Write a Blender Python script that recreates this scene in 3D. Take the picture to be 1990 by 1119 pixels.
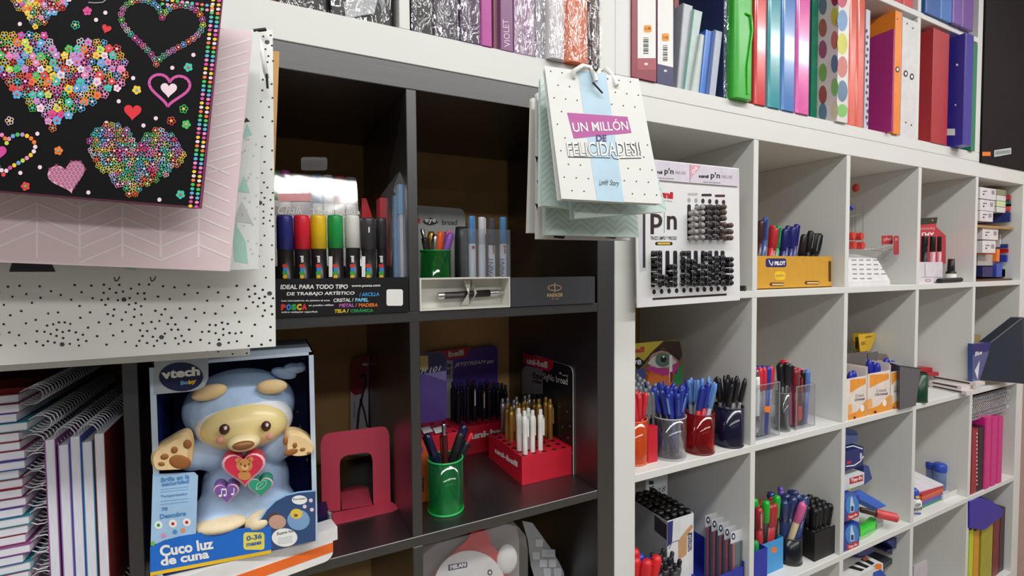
import bpy, math, random
from mathutils import Vector as V, Matrix as M
for o in list(bpy.data.objects): bpy.data.objects.remove(o)
S = bpy.context.scene
C = S.collection
R = random.Random(7)
PI = math.pi
# ---------------------------------------------------------------- camera
F = 941.23
yaw, pitch, roll = .4627, -.0376, -.0078
CAM = V((-.6291, -.7279, .067))
fw = V((math.sin(yaw)*math.cos(pitch), math.cos(yaw)*math.cos(pitch), math.sin(pitch)))
_r = V((math.cos(yaw), -math.sin(yaw), 0)); _u = _r.cross(fw)
rt = _r*math.cos(roll)+_u*math.sin(roll); up = _u*math.cos(roll)-_r*math.sin(roll)
cd = bpy.data.cameras.new('camera'); cam = bpy.data.objects.new('camera', cd); C.objects.link(cam)
cd.sensor_width = 36; cd.lens = F/1990*36; cd.clip_start = .02; cd.clip_end = 60
cam.matrix_world = M(((rt.x, up.x, -fw.x, CAM.x), (rt.y, up.y, -fw.y, CAM.y), (rt.z, up.z, -fw.z, CAM.z), (0, 0, 0, 1)))
S.camera = cam
# ---------------------------------------------------------------- light
S.view_settings.view_transform = 'Standard'; S.view_settings.look = 'None'
S.view_settings.gamma = 1; S.view_settings.use_curve_mapping = False
S.view_settings.exposure = 0.1
w = bpy.data.worlds.new('shop_ambient'); S.world = w; w.use_nodes = True
w.node_tree.nodes['Background'].inputs[0].default_value = (.93, .96, 1, 1)
w.node_tree.nodes['Background'].inputs[1].default_value = .12
FLOOR = -1.4376; CEIL = 1.30
def strip(x, y, sx, sy, e):
    l = bpy.data.lights.new('ceiling_light', 'AREA'); l.shape = 'RECTANGLE'; l.size = sx; l.size_y = sy; l.energy = e
    l.color = (1, 1, .99)
    o = bpy.data.objects.new('ceiling_light', l); C.objects.link(o); o.location = (x, y, CEIL-.03)
strip(.3, -1.02, 4.6, .16, 52)
strip(.3, -2.5, 4.6, .3, 46)
strip(.3, -4.2, 4.6, .3, 7)
# ---------------------- helpers
def ray(x, y): return fw+rt*((x-995)/F)+up*((559.5-y)/F)
def U(x, y, X=None, Y=None, Z=None):
    d = ray(x, y)
    t = (X-CAM.x)/d.x if X is not None else (Y-CAM.y)/d.y if Y is not None else (Z-CAM.z)/d.z
    return CAM+d*t
def lin(h):
    h = h.lstrip('#'); o = []
    for i in (0, 2, 4):
        c = int(h[i:i+2], 16)/255
        o.append(c/12.92 if c <= .04045 else ((c+.055)/1.055)**2.4)
    return (*o, 1)
_m = {}
def mat(h, r=.5, metal=0, var=.06, sc=40, bump=0, spec=.5, coat=0, st=None, emit=0, cr=.08):
    k = ('p', h, r, metal, var, sc, bump, spec, coat, st, emit, cr)
    if k in _m: return _m[k]
    m = bpy.data.materials.new('surface_'+h); m.use_nodes = True; nt = m.node_tree; b = nt.nodes['Principled BSDF']
    b.inputs['Roughness'].default_value = r; b.inputs['Metallic'].default_value = metal
    b.inputs['Specular IOR Level'].default_value = spec; b.inputs['Coat Weight'].default_value = coat
    b.inputs['Coat Roughness'].default_value = cr
    c = lin(h)
    tc = nt.nodes.new('ShaderNodeTexCoord'); mp = nt.nodes.new('ShaderNodeMapping'); nz = nt.nodes.new('ShaderNodeTexNoise')
    nz.inputs['Scale'].default_value = sc; nz.inputs['Detail'].default_value = 3
    if st: mp.inputs['Scale'].default_value = st
    nt.links.new(tc.outputs['Object'], mp.inputs[0]); nt.links.new(mp.outputs[0], nz.inputs['Vector'])
    rp = nt.nodes.new('ShaderNodeValToRGB'); e = rp.color_ramp.elements
    e[0].position = .3; e[1].position = .7
    e[0].color = tuple(x*(1-var) for x in c[:3])+(1,); e[1].color = tuple(min(1, x*(1+var)) for x in c[:3])+(1,)
    nt.links.new(nz.outputs['Fac'], rp.inputs[0]); nt.links.new(rp.outputs[0], b.inputs['Base Color'])
    if bump:
        bp = nt.nodes.new('ShaderNodeBump'); bp.inputs['Strength'].default_value = bump; bp.inputs['Distance'].default_value = .002
        nt.links.new(nz.outputs['Fac'], bp.inputs['Height']); nt.links.new(bp.outputs[0], b.inputs['Normal'])
    if emit:
        b.inputs['Emission Color'].default_value = c; b.inputs['Emission Strength'].default_value = emit
    _m[k] = m; return m
def clear(h='ffffff', body=.0, r=.04, gl=1.0, wr=0, wsc=30, f0=.04, st=None):
    """clear or tinted plastic: tinted transparency, a share of body colour, fresnel gloss; wr = wrinkles"""
    k = ('c', h, body, r, gl, wr, wsc, f0, st)
    if k in _m: return _m[k]
    m = bpy.data.materials.new('plastic_'+h); m.use_nodes = True; nt = m.node_tree; nt.nodes.clear()
    out = nt.nodes.new('ShaderNodeOutputMaterial'); tr = nt.nodes.new('ShaderNodeBsdfTransparent'); tr.inputs[0].default_value = tuple(x**.5 for x in lin(h))
    di = nt.nodes.new('ShaderNodeBsdfDiffuse'); di.inputs[0].default_value = lin(h)
    gs = nt.nodes.new('ShaderNodeBsdfGlossy'); gs.inputs['Roughness'].default_value = r; gs.inputs[0].default_value = (gl, gl, gl, 1)
    fr = nt.nodes.new('ShaderNodeLayerWeight'); fr.inputs[0].default_value = .5
    pw = nt.nodes.new('ShaderNodeMath'); pw.operation = 'POWER'; pw.inputs[1].default_value = 3.5; ma = nt.nodes.new('ShaderNodeMath'); ma.operation = 'MULTIPLY_ADD'; ma.inputs[1].default_value = .75; ma.inputs[2].default_value = f0
    m1 = nt.nodes.new('ShaderNodeMixShader'); m1.inputs[0].default_value = body
    m2 = nt.nodes.new('ShaderNodeMixShader')
    L = nt.links.new
    L(tr.outputs[0], m1.inputs[1]); L(di.outputs[0], m1.inputs[2]); L(fr.outputs['Facing'], pw.inputs[0]); L(pw.outputs[0], ma.inputs[0]); L(ma.outputs[0], m2.inputs[0]); L(m1.outputs[0], m2.inputs[1]); L(gs.outputs[0], m2.inputs[2]); L(m2.outputs[0], out.inputs[0])
    tc = nt.nodes.new('ShaderNodeTexCoord'); nz = nt.nodes.new('ShaderNodeTexNoise'); nz.inputs['Scale'].default_value = wsc; nz.inputs['Detail'].default_value = 2
    nz.inputs['Distortion'].default_value = 1.2
    mp = nt.nodes.new('ShaderNodeMapping'); mp.inputs['Scale'].default_value = st or (1, 1, 1); L(tc.outputs['Object'], mp.inputs[0]); L(mp.outputs[0], nz.inputs['Vector']); bp = nt.nodes.new('ShaderNodeBump'); bp.inputs['Strength'].default_value = max(wr, .02); bp.inputs['Distance'].default_value = .012
    L(nz.outputs['Fac'], bp.inputs['Height']); L(bp.outputs[0], gs.inputs['Normal']); L(bp.outputs[0], fr.inputs['Normal'])
    _m[k] = m; return m
_g = {}
def glyph(s, bold=0, shear=0):
    k = (s, bold, shear)
    if k in _g: return _g[k]
    cu = bpy.data.curves.new('t', 'FONT'); cu.body = s; cu.size = 1; cu.offset = bold; cu.shear = shear; cu.resolution_u = 3; cu.fill_mode = 'FRONT'
    o = bpy.data.objects.new('t', cu); C.objects.link(o)
    dg = bpy.context.evaluated_depsgraph_get(); me = bpy.data.meshes.new_from_object(o.evaluated_get(dg))
    vs = [v.co.copy() for v in me.vertices]; fs = [tuple(p.vertices) for p in me.polygons]
    bpy.data.objects.remove(o); bpy.data.curves.remove(cu); bpy.data.meshes.remove(me)
    x0 = min(v.x for v in vs); x1 = max(v.x for v in vs); y0 = min(v.y for v in vs); y1 = max(v.y for v in vs)
    _g[k] = ([((v.x-x0)/(x1-x0), (v.y-y0)/(y1-y0)) for v in vs], fs); return _g[k]
WM = {}
class MB:
    def __init__(s): s.v = []; s.f = []; s.m = []; s.s = []; s.mats = []
    def mi(s, m):
        if m not in s.mats: s.mats.append(m)
        return s.mats.index(m)
    def add(s, vs, fs, m, sm=False):
        n = len(s.v); s.v += [V(v) for v in vs]; i = s.mi(m)
        for f in fs: s.f.append([n+a for a in f]); s.m.append(i); s.s.append(sm)
        return s
    def poly(s, pts, m): return s.add(pts, [list(range(len(pts)))], m)
    def box(s, a, b, m, T=None):
        x0, y0, z0 = a; x1, y1, z1 = b
        p = [V((x, y, z)) for z in (z0, z1) for y in (y0, y1) for x in (x0, x1)]
        if T: p = [T @ q for q in p]
        return s.add(p, [(0, 2, 3, 1), (4, 5, 7, 6), (0, 1, 5, 4), (2, 6, 7, 3), (0, 4, 6, 2), (1, 3, 7, 5)], m)
    def ext(s, pts, d, m, m2=None, sm=False):
        """prism of a polygon along vector d (or a list of end points); m2: side material"""
        n = len(pts); a = [V(p) for p in pts]; b = [p+V(d) for p in a] if not isinstance(d, list) else [V(q) for q in d]
        s.add(a, [list(range(n))[::-1]], m); s.add(b, [list(range(n))], m)
        if sm: s.add(a+b, [(i, (i+1) % n, n+(i+1) % n, n+i) for i in range(n)], m2 or m, True)
        else:
            for i in range(n): j = (i+1) % n; s.add([a[i], a[j], b[j], b[i]], [(0, 1, 2, 3)], m2 or m)
        return s
    def cyl(s, p0, p1, r0, r1, m, n=12, caps=3):
        p0 = V(p0); p1 = V(p1); d = (p1-p0).normalized(); q = d.to_track_quat('Z', 'Y').to_matrix()
        c = [q @ V((math.cos(2*PI*i/n), math.sin(2*PI*i/n), 0)) for i in range(n)]
        a = [p0+k*r0 for k in c]; b = [p1+k*r1 for k in c]
        s.add(a+b, [(i, (i+1) % n, n+(i+1) % n, n+i) for i in range(n)], m, True)
        if caps & 1: s.add(a, [list(range(n))[::-1]], m)
        if caps & 2: s.add(b, [list(range(n))], m)
        return s
    def lathe(s, c, prof, m, n=24, T=None):
        """profile (r,z) about the vertical through c; T: 3x3/4x4 instead of c"""
        T = T or M.Translation(V(c)); vs = []; fs = []; k = len(prof)
        for i in range(n):
            a = 2*PI*i/n
            for r, z in prof: vs.append(T @ V((r*math.cos(a), r*math.sin(a), z)))
        for i in range(n):
            j = (i+1) % n
            for t in range(k-1): fs.append((i*k+t, j*k+t, j*k+t+1, i*k+t+1))
        return s.add(vs, fs, m, True)
    def tube(s, path, r, m, n=6, closed=False):
        path = [V(p) for p in path]; N = len(path); vs = []; fs = []; q0 = None
        for i, p in enumerate(path):
            a = path[i-1] if (i or closed) else p; b = path[(i+1) % N] if (i < N-1 or closed) else p
            d = (b-a).normalized()
            if q0 is None:
                ref = V((0, 0, 1)) if abs(d.z) < .9 else V((1, 0, 0)); x = d.cross(ref).normalized()
            else: x = (q0-d*q0.dot(d)).normalized()
            q0 = x; y = d.cross(x)
            for j in range(n): vs.append(p+(x*math.cos(2*PI*j/n)+y*math.sin(2*PI*j/n))*r)
        for i in range(N if closed else N-1):
            i2 = (i+1) % N
            for j in range(n): j2 = (j+1) % n; fs.append((i*n+j, i*n+j2, i2*n+j2, i2*n+j))
        s.add(vs, fs, m, True)
        if not closed:
            s.add(vs[:n], [list(range(n))[::-1]], m); s.add(vs[-n:], [list(range(n))], m)
        return s
    def ell(s, c, r, m, T=None, nu=16, nv=10):
        """ellipsoid"""
        c = V(c); vs = []; fs = []
        for i in range(nv+1):
            t = PI*i/nv
            for j in range(nu):
                a = 2*PI*j/nu; p = V((r[0]*math.sin(t)*math.cos(a), r[1]*math.sin(t)*math.sin(a), r[2]*math.cos(t)))
                vs.append(c+(T @ p if T else p))
        for i in range(nv):
            for j in range(nu): j2 = (j+1) % nu; fs.append((i*nu+j, (i+1)*nu+j, (i+1)*nu+j2, i*nu+j2))
        return s.add(vs, fs, m, True)
    def build(s, name, parent=None, T=None):
        me = bpy.data.meshes.new(name); inv = None
        if parent is not None: inv = WM[parent.name].inverted()
        if T is not None: inv = T.inverted()
        vs = [tuple(inv @ v) if inv else tuple(v) for v in s.v]
        me.from_pydata(vs, [], s.f)
        for m in s.mats: me.materials.append(m)
        me.polygons.foreach_set('material_index', s.m); me.polygons.foreach_set('use_smooth', s.s); me.update()
        o = bpy.data.objects.new(name, me); C.objects.link(o)
        if parent is not None: o.parent = parent; WM[o.name] = WM[parent.name]
        elif T is not None: o.matrix_world = T; WM[o.name] = T
        else: WM[o.name] = M()
        return o
def tag(o, label, cat, group=None, kind=None):
    if label: o['label'] = label
    if cat: o['category'] = cat
    if group: o['group'] = group
    if kind: o['kind'] = kind
    return o
def thing(name, label, cat, loc=(0, 0, 0), group=None):
    o = bpy.data.objects.new(name, None); C.objects.link(o); o.location = loc; o.empty_display_size = .02
    WM[o.name] = M.Translation(V(loc)); return tag(o, label, cat, group)
def solo(name, mb, label, cat, group=None):
    """a thing that is one mesh: origin at its base"""
    lo = V((min(v.x for v in mb.v)+max(v.x for v in mb.v), min(v.y for v in mb.v)+max(v.y for v in mb.v), 0))*.5; lo.z = min(v.z for v in mb.v)
    return tag(mb.build(name, T=M.Translation(lo)), label, cat, group)
def struct(name, mb): return tag(mb.build(name), None, None, None, 'structure')
class Pl:
    """a flat face in the room; at() drops a photo pixel onto it, pr() prints on it"""
    def __init__(s, a, b, c):
        s.o = V(a); s.u = (V(b)-s.o).normalized(); s.n = s.u.cross(V(c)-s.o).normalized()
        if s.n.dot(CAM-s.o) < 0: s.n = -s.n
        s.e = .0002; s.mb = MB()
    def at(s, x, y, k=1):
        d = ray(x, y); t = s.n.dot(s.o-CAM)/s.n.dot(d); return CAM+d*t+s.n*(s.e*k)
    def poly(s, pts, m, k=1): s.mb.poly([s.at(x, y, k) for x, y in pts], m); return s
    def rect(s, x0, y0, x1, y1, m, k=1): return s.poly([(x0, y0), (x1, y0), (x1, y1), (x0, y1)], m, k)
    def disc(s, x, y, r, m, k=1, n=10, ry=None):
        return s.poly([(x+r*math.cos(2*PI*i/n), y+(ry or r)*math.sin(2*PI*i/n)) for i in range(n)], m, k)
    def ring(s, pts, wd, m, k=1, closed=True):
        N = len(pts)
        for i in range(N if closed else N-1):
            (a, b), (c, d) = pts[i], pts[(i+1) % N]; l = math.hypot(c-a, d-b) or 1; nx, ny = -(d-b)/l*wd/2, (c-a)/l*wd/2
            s.poly([(a+nx, b+ny), (c+nx, d+ny), (c-nx, d-ny), (a-nx, b-ny)], m, k)
        return s
    def text(s, t, bl, br, h, m, k=2, bold=.02, shear=0, tl=None):
        """text between two baseline pixels, h pixels tall (or the top left pixel)"""
        vs, fs = glyph(t, bold, shear); A = s.at(*bl, k); B = s.at(*br, k)-A; T = s.at(*(tl or (bl[0], bl[1]-h)), k)-A
        s.mb.add([A+B*x+T*y for x, y in vs], fs, m); return s
    def done(s, parent, name='print', split=False):
        if split:
            for f in s.mb.f: MB().poly([s.mb.v[i] for i in f], s.mb.mats[s.mb.m[s.mb.f.index(f)]]).build(name, parent)
            return
        return s.mb.build(name, parent)
def pl_y(y): return Pl((0, y, 0), (1, y, 0), (0, y, 1))
def pl_x(x): return Pl((x, 0, 0), (x, 1, 0), (x, 0, 1))
def rrect(x0, y0, x1, y1, r, n=4):
    o = []
    for cx, cy, a0 in ((x1-r, y0+r, -PI/2), (x1-r, y1-r, 0), (x0+r, y1-r, PI/2), (x0+r, y0+r, PI)):
        for i in range(n+1): a = a0+PI/2*i/n; o.append((cx+r*math.cos(a), cy+r*math.sin(a)))
    return o
def heart(cx, cy, w, rot=0, n=28, asp=1.0):
    o = []
    for i in range(n):
        t = 2*PI*i/n; x = 16*math.sin(t)**3; y = -(13*math.cos(t)-5*math.cos(2*t)-2*math.cos(3*t)-math.cos(4*t)); x *= w/32; y *= w/32*asp
        o.append((cx+x*math.cos(rot)-y*math.sin(rot), cy+x*math.sin(rot)+y*math.cos(rot)))
    return o
def inside(p, poly):
    x, y = p; r = False; j = len(poly)-1
    for i in range(len(poly)):
        (a, b), (c, d) = poly[i], poly[j]
        if (b > y) != (d > y) and x < (c-a)*(y-b)/(d-b)+a: r = not r
        j = i
    return r
WHITE = mat('e9e9e4', .38, var=.012); PAPER = mat('f2f2ee', .6, var=.02); BLACK = mat('151517', .45); INK = mat('1c1b20', .5)
GREY = mat('8b8d90', .4); CHROME = mat('d0d2d4', .18, 1); GOLD = mat('b08a3a', .3, .8); WIRE = mat('b9bcc0', .28, .9)
RED = mat('c81f2b', .4); NAVY = mat('20235e', .4); BLUE = mat('2a3fb0', .35); ORANGE = mat('ef7d22', .45); YEL = mat('f0c22a', .5); GREEN = mat('1f9a45', .4)
PINK = mat('e06aa0', .45); LILAC = mat('cfc6d8', .5); PURP = mat('5b3f96', .45); MINT = mat('cfe2da', .55); SKY = mat('6fa8dc', .4); CLEAR = clear(); TEAL = mat('1a97a0', .35)
# ---------------------------------------------------------------- the room
CARD = mat('d6a86c', .75, var=.08, sc=12)
struct('floor', MB().box((-2.6, -5, FLOOR-.05), (3.2, .5, FLOOR), mat('a89f92', .35, var=.05, sc=6)))
struct('ceiling', MB().box((-2.6, -5, CEIL), (3.2, .5, CEIL+.05), mat('e8e6e0', .9, var=.02)))
struct('wall_back', MB().box((-2.6, .376, FLOOR), (3.2, .43, CEIL), CARD))
struct('wall_right', MB().box((2.35, -1.2, FLOOR), (2.4, .376, CEIL), mat('cdb4b0', .8, var=.03)))
# ---------------------------------------------------------------- shelving
BW = mat('161516', .42, var=.2, sc=9, st=(1, 8, 30), bump=.06, spec=1.0, coat=1.0, cr=.38); BWV = mat('161516', .42, var=.2, sc=9, st=(30, 8, 1), bump=.06, spec=1.0, coat=1.0, cr=.38)
WW = mat('dfe0dc', .42, var=.012, sc=5)
P_, TH, CW, DEP = .351, .016, .335, .372
def unit(name, label, xs, zs, x0, x1, z0, z1, wm, wv, y0=0):
    """xs/zs: inner lines of dividers (left/lower face); outer box x0..x1, z0..z1 with frame up to the first cell"""
    t = thing(name, label, 'shelving', ((x0+x1)/2, DEP/2, z0), 'cube shelving units')
    (fx0, fx1, fz0, fz1) = xs[0], xs[-1], zs[0], zs[-1]
    MB().box((x0, y0, z0), (x1, DEP, fz0), wm).build('bottom_board', t)
    MB().box((x0, y0, fz1), (x1, DEP, z1), wm).build('top_board', t)
    MB().box((x0, y0, fz0), (fx0, DEP, fz1), wv).build('side_board', t)
    MB().box((fx1, y0, fz0), (x1, DEP, fz1), wv).build('side_board', t)
    rows = [fz0]+[z for z in zs[1:-1]]+[fz1]
    for z in zs[1:-1]: MB().box((fx0, y0, z), (fx1, DEP, z+TH), wm).build('shelf', t)
    for i in range(len(rows)-1):
        lo = rows[i]+(TH if i else 0); hi = rows[i+1]
        for x in xs[1:-1]: MB().box((x, y0+.0004, lo), (x+TH, DEP, hi), wv).build('divider', t)
    for o in t.children:
        b = o.modifiers.new('edge', 'BEVEL'); b.width = .0009; b.segments = 1
    return t
bz = .3394-5*CW-4*TH
bx = -.09-4*CW-3*TH
unit('cube_shelf', 'black wood-grain cube shelving unit holding markers, plush toy and notebooks', [bx]+[bx+CW*(i+1)+TH*i for i in range(3)]+[-.09],
     [bz]+[bz+CW*(i+1)+TH*i for i in range(4)]+[.3394], bx-.038, -.052, FLOOR, .376, BW, BWV)
wz = .351-5*CW-4*TH; wx = 5*CW+4*TH
unit('cube_shelf', 'white five-column cube shelving unit full of pens and boxes', [0]+[CW*(i+1)+TH*i for i in range(4)]+[wx],
     [wz]+[wz+CW*(i+1)+TH*i for i in range(4)]+[.351], -.0505, wx+.05, FLOOR, .398, WW, WW)
ulx = -.09-.335*4-.016*3
unit('wall_shelf', 'white shelf on top of the black unit with plastic-wrapped binders', [-.433-.016-.335*2-.016, -.449-.335-.016, -.449, -.09], [.4266, .94], -1.2, -.0492, .3766, .99, WW, WW)
unit('wall_shelf', 'white shelf on top of the white unit with binders and folders', [-.011, 1.0125, 1.373], [.427, .766, 1.10], -.0487, 1.403, .3985, 1.15, WW, WW)
# ---------------------------------------------------------------- gift bags
def bag(name, label, px, ys, d, m, group, edge=None, fold=.005):
    """px: photo corners TL,TR,BR,BL of the front face; ys: how far out TL,TR,BL hang; d: gusset depth"""
    a = U(*px[0], Y=ys[0]); b = U(*px[1], Y=ys[1]); c = U(*px[3], Y=ys[2]); P = Pl(a, b, c); P.e = 0; e = P.at(*px[2]); P.e = .0002
    n = -P.n; q = [a, b, e, c]; k = [p+n*d*(.45 if i < 2 else 1) for i, p in enumerate(q)]
    r = (b-a).normalized(); mid = [p+n*d*(.22 if i < 2 else .5)+r*(fold if i in (0, 3) else -fold) for i, p in enumerate(q)]
    t = thing(name, label, 'gift bag', (q[0]+q[1]+q[2]+q[3])/4, group); g = MB(); em = edge or m
    g.poly(q, m); g.poly(k[::-1], m)
    for i, j in ((0, 3), (1, 2)):
        g.poly([q[i], q[j], mid[j], mid[i]], em); g.poly([mid[i], mid[j], k[j], k[i]], em)
    g.poly([q[3], q[2], mid[2], k[2], k[3], mid[3]], em)
    g.build('bag_body', t)
    return t, P, q, n
def cord(t, pts, r=.0022, m=None):
    return MB().tube(pts, r, m or PAPER, 8).build('cord_handle', t)
def arc(a, b, top, n=10):
    a = V(a); b = V(b); top = V(top)
    return [a*(1-s)**2+top*(2*s*(1-s))+b*s*s for s in [i/n for i in range(n+1)]]
BG = 'gift bags hanging in a bunch at the left'
FL = [mat(h, .55) for h in ('f27a2e', 'f5cf2f', '46c45a', '3fc6b0', '63aee0', 'ef8fc0', 'e2453f', 'f4d9e4', 'c48fd0', 'c8e04a', 'd9469a')]
def flower(P, x, y, r, m, m2, k=2, hollow=False):
    n = 5; a0 = R.random()*6
    for i in range(n):
        a = a0+2*PI*i/n; cx, cy = x+r*.58*math.cos(a), y+r*.58*math.sin(a)
        P.disc(cx, cy, r*.44, m, k+(i % 3)*.2, 7)
        if hollow: P.disc(cx, cy, r*.26, INKB, k+1+(i % 3)*.2, 6)
    P.disc(x, y, r*.3, m2, k+2, 6)
def resample(pts, n):
    N = len(pts); L = [0]
    for i in range(N): L.append(L[-1]+math.dist(pts[i], pts[(i+1) % N]))
    o = []
    for k in range(n):
        d = L[-1]*k/n; i = max(j for j in range(N) if L[j] <= d+1e-9); s_ = (d-L[i])/max(1e-9, L[i+1]-L[i]); a, b = pts[i], pts[(i+1) % N]; o.append((a[0]+(b[0]-a[0])*s_, a[1]+(b[1]-a[1])*s_))
    return o
INKB = mat('0f0e11', .6, spec=.15)
# the black bag with flower hearts, nearest
t, P, q, n = bag('gift_bag', 'black gift bag printed with colourful flower hearts, frontmost of the left bunch', [(-250, -70), (437, -60), (387, 402), (-250, 350)], (-.235, -.235, -.228), .022, INKB, BG, edge=mat('8d3f66', .5))
P.e = .0002
def fill_heart(cx, cy, w, rot, step, asp, r, hol):
    h = heart(cx, cy, w, rot, 40, asp); y = cy-w; i = 0
    while y < cy+w:
        x = cx-w*.7+(step/2 if i % 2 else 0)
        while x < cx+w*.7:
            if inside((x, y), h) and x > -12 and y > -12:
                flower(P, x+R.uniform(-1.5, 1.5), y+R.uniform(-1.5, 1.5), r*R.uniform(.85, 1.05), R.choice(FL), R.choice(FL[4:8]), 2, hol if isinstance(hol, bool) else R.random() < hol)
            x += step
        y += step*.82; i += 1
fill_heart(112, 148, 268, .12, 15.5, .82, 9, .42)
fill_heart(261, 308, 186, .13, 11.5, .88, 7.4, True)
fill_heart(78, -6, 132, .1, 10.5, 1.0, 7, .5)
for (cx, cy, w_, rt_, asp, nn) in ((313, 55, 160, .13, .83, 34),):
    for x, y in resample(heart(cx, cy, w_, rt_, 120, asp), 42):
        if y > -8: flower(P, x, y, 6.6, R.choice(FL), R.choice(FL), 2, True)
for x, y in resample(heart(12, 292, 112, .1, 100, .8), 34):
    if x > -6: P.disc(x, y, 4.4, R.choice(FL), 2, 7)
P.poly(heart(-4, 296, 34, .1), FL[10], 2)
P.ring(heart(329, 172, 80, .08, 30, .86), 5.5, mat('d052a0', .5), 2); P.poly(heart(328, 174, 32, .05), FL[7], 2)
P.poly(heart(258, 217, 34, .05), mat('e02a35', .5), 2); P.poly(heart(207, 56, 19, .35), mat('e02a35', .5), 2)
hp = heart(131, 342, 74, -.25, 30, .9); P.poly(hp, mat('e7a9c4', .55), 2)
for i in range(9):
    for j in range(8):
        x, y = 98+i*8.3+(j % 2)*4, 315+j*7
        if inside((x, y), hp): P.ring([(x+3.4*math.cos(a*PI/3), y+3.2*math.sin(a*PI/3)) for a in range(6)], .8, mat('a05078', .5), 3); P.disc(x, y, 1.7, mat('c05a88', .5), 3, 6)
for x, y, c in ((170, 22, 10), (366, 131, 3), (266, 175, 1), (114, 293, 0), (50, 362, 6), (351, 378, 3), (362, 242, 2)): flower(P, x, y, 9, FL[c], FL[(c+3) % 7], 2)
for x, y, c in ((147, 49, 3), (19, 235, 7), (333, 235, 6), (357, 212, 2)): flower(P, x, y, 9, FL[c], FL[1], 2, True)
P.ring([(172, 5), (184, 6), (200, 5), (208, -2)], 2.2, GREY, 2, False)
for x, y in ((205, 25), (187, 39), (39, 47), (376, 107), (335, 132), (259, 152), (231, 197), (303, 230), (279, 244), (207, 239), (73, 260), (78, 325), (40, 336), (172, 374), (310, 388), (329, 14)): P.disc(x, y, 4.2, FL[7], 2, 8)
bc = [FL[i] for i in (0, 4, 1, 2, 5, 7, 3, 10)]
for c_ in range(2):
    for i in range(-3, 47):
        y = 17+i*8.33; x = 418-(y-17)*.1105+c_*11.5-5.5
        P.disc(x, y+c_*1.2, 4.1, bc[(i*3+c_*5) % 8], 2, 7, 3.2)
for i in range(11): P.disc(316+i*9.6, 2+i*1.3-3, 3.8, bc[i % 8], 2, 7, 3); P.disc(316+i*9.6, 11+i*1.3-3, 3.8, bc[(i+3) % 8], 2, 7, 3)
P.done(t)
cord(t, arc(q[0]*.35+q[1]*.65+V((0, 0, -.01)), q[0]*.55+q[1]*.45+V((0, 0, -.01)), q[0]*.45+q[1]*.55+V((0, -.004, .1))), m=mat('d9a9c0', .6))
# the pink herringbone bag
def chevron(P, x0, x1, y0, y1, cw, st, sl, th, m, dy=0, clip=None):
    n = int((x1-x0)/cw)+2
    for i in range(n):
        xa = x0+i*cw; xb = xa+cw; s = sl if i % 2 else -sl
        if xa > x1: break
        xe = min(xb, x1); P.rect(xa-1, y0, xa+1, y1, m, .8)
        y = y0-abs(sl)*cw*2
        while y < y1+abs(sl)*cw:
            q = [(xa, y if s > 0 else y+abs(s)*cw), (xe, (y if s > 0 else y+abs(s)*cw)+s*(xe-xa))]
            pts = [(q[0][0], q[0][1]+dy*0), (q[1][0], q[1][1]), (q[1][0], q[1][1]+th), (q[0][0], q[0][1]+th)]
            if min(p[1] for p in pts) > y0 and max(p[1] for p in pts) < y1: P.poly(pts, m, 1)
            y += st
t, P, q, n = bag('gift_bag', 'pale pink gift bag with a white herringbone pattern behind the black heart bag', [(-250, 10), (491, 60), (446, 527), (-250, 500)], (-.2, -.195, -.19), .018, mat('f0dade', .5, var=.02), BG)
PH = mat('faeff0', .5, var=.02)
for a, b in ((-20, 72), (72, 155), (155, 238), (238, 312), (312, 386), (386, 446)):
    i = (a+20)//80; s = -.42 if a in (-20, 155, 312) else .42
    for y in range(-40, 640, 27):
        pts = []
        for xa in (a, b):
            yy = y+s*(xa-(a if s > 0 else b)); pts.append((xa, yy))
        lo = 508+.03*pts[1][0]; x1 = b if b < 440 else 446
        if max(p[1] for p in pts)+5 < lo and pts[1][1] > 70 and (b < 430 or pts[1][1] > 330): P.poly([pts[0], pts[1], (pts[1][0], pts[1][1]+4.5), (pts[0][0], pts[0][1]+4.5)], PH, 1)
    P.rect(a-2.5, 392, a+2.5, 500, PH, .6)
for y in range(75, 335, 22):
    xe = 490-(y-60)*.097
    P.poly([(xe-3, y), (xe-3, y+4), (xe-62, y+22), (xe-62, y+18)], PH, 1)
P.done(t)
# white bag with mint and grey triangles
t, P, q, n = bag('gift_bag', 'white gift bag with mint and black triangles between the pink and the dotted bags', [(-250, 60), (506, 62), (503, 523), (-250, 545)], (-.168, -.166, -.16), .02, mat('dfe4e1', .5, var=.02), BG)
for pts, h in (([(452, 425), (478, 470), (482, 512), (455, 508)], 'a9d5c6'), ([(470, 390), (492, 435), (455, 430)], 'c4c8c8'), ([(474, 340), (486, 375), (462, 372)], 'a9d5c6'), ([(480, 240), (490, 262), (470, 270)], 'a9d5c6'), ([(478, 228), (486, 236), (474, 238)], '2b2b2f'), ([(25, 505), (100, 510), (108, 528), (18, 528)], '2b2b2f'), ([(240, 521), (265, 519), (262, 526)], 'a9d5c6')):
    P.poly(pts, mat(h, .5), 1)
P.done(t, 'triangle', True); P.mb = MB()
for i in range(40): P.disc(R.uniform(455, 500), R.uniform(230, 515), 2, mat('c4c8c8', .5), 1.5, 6)
P.done(t)
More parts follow.
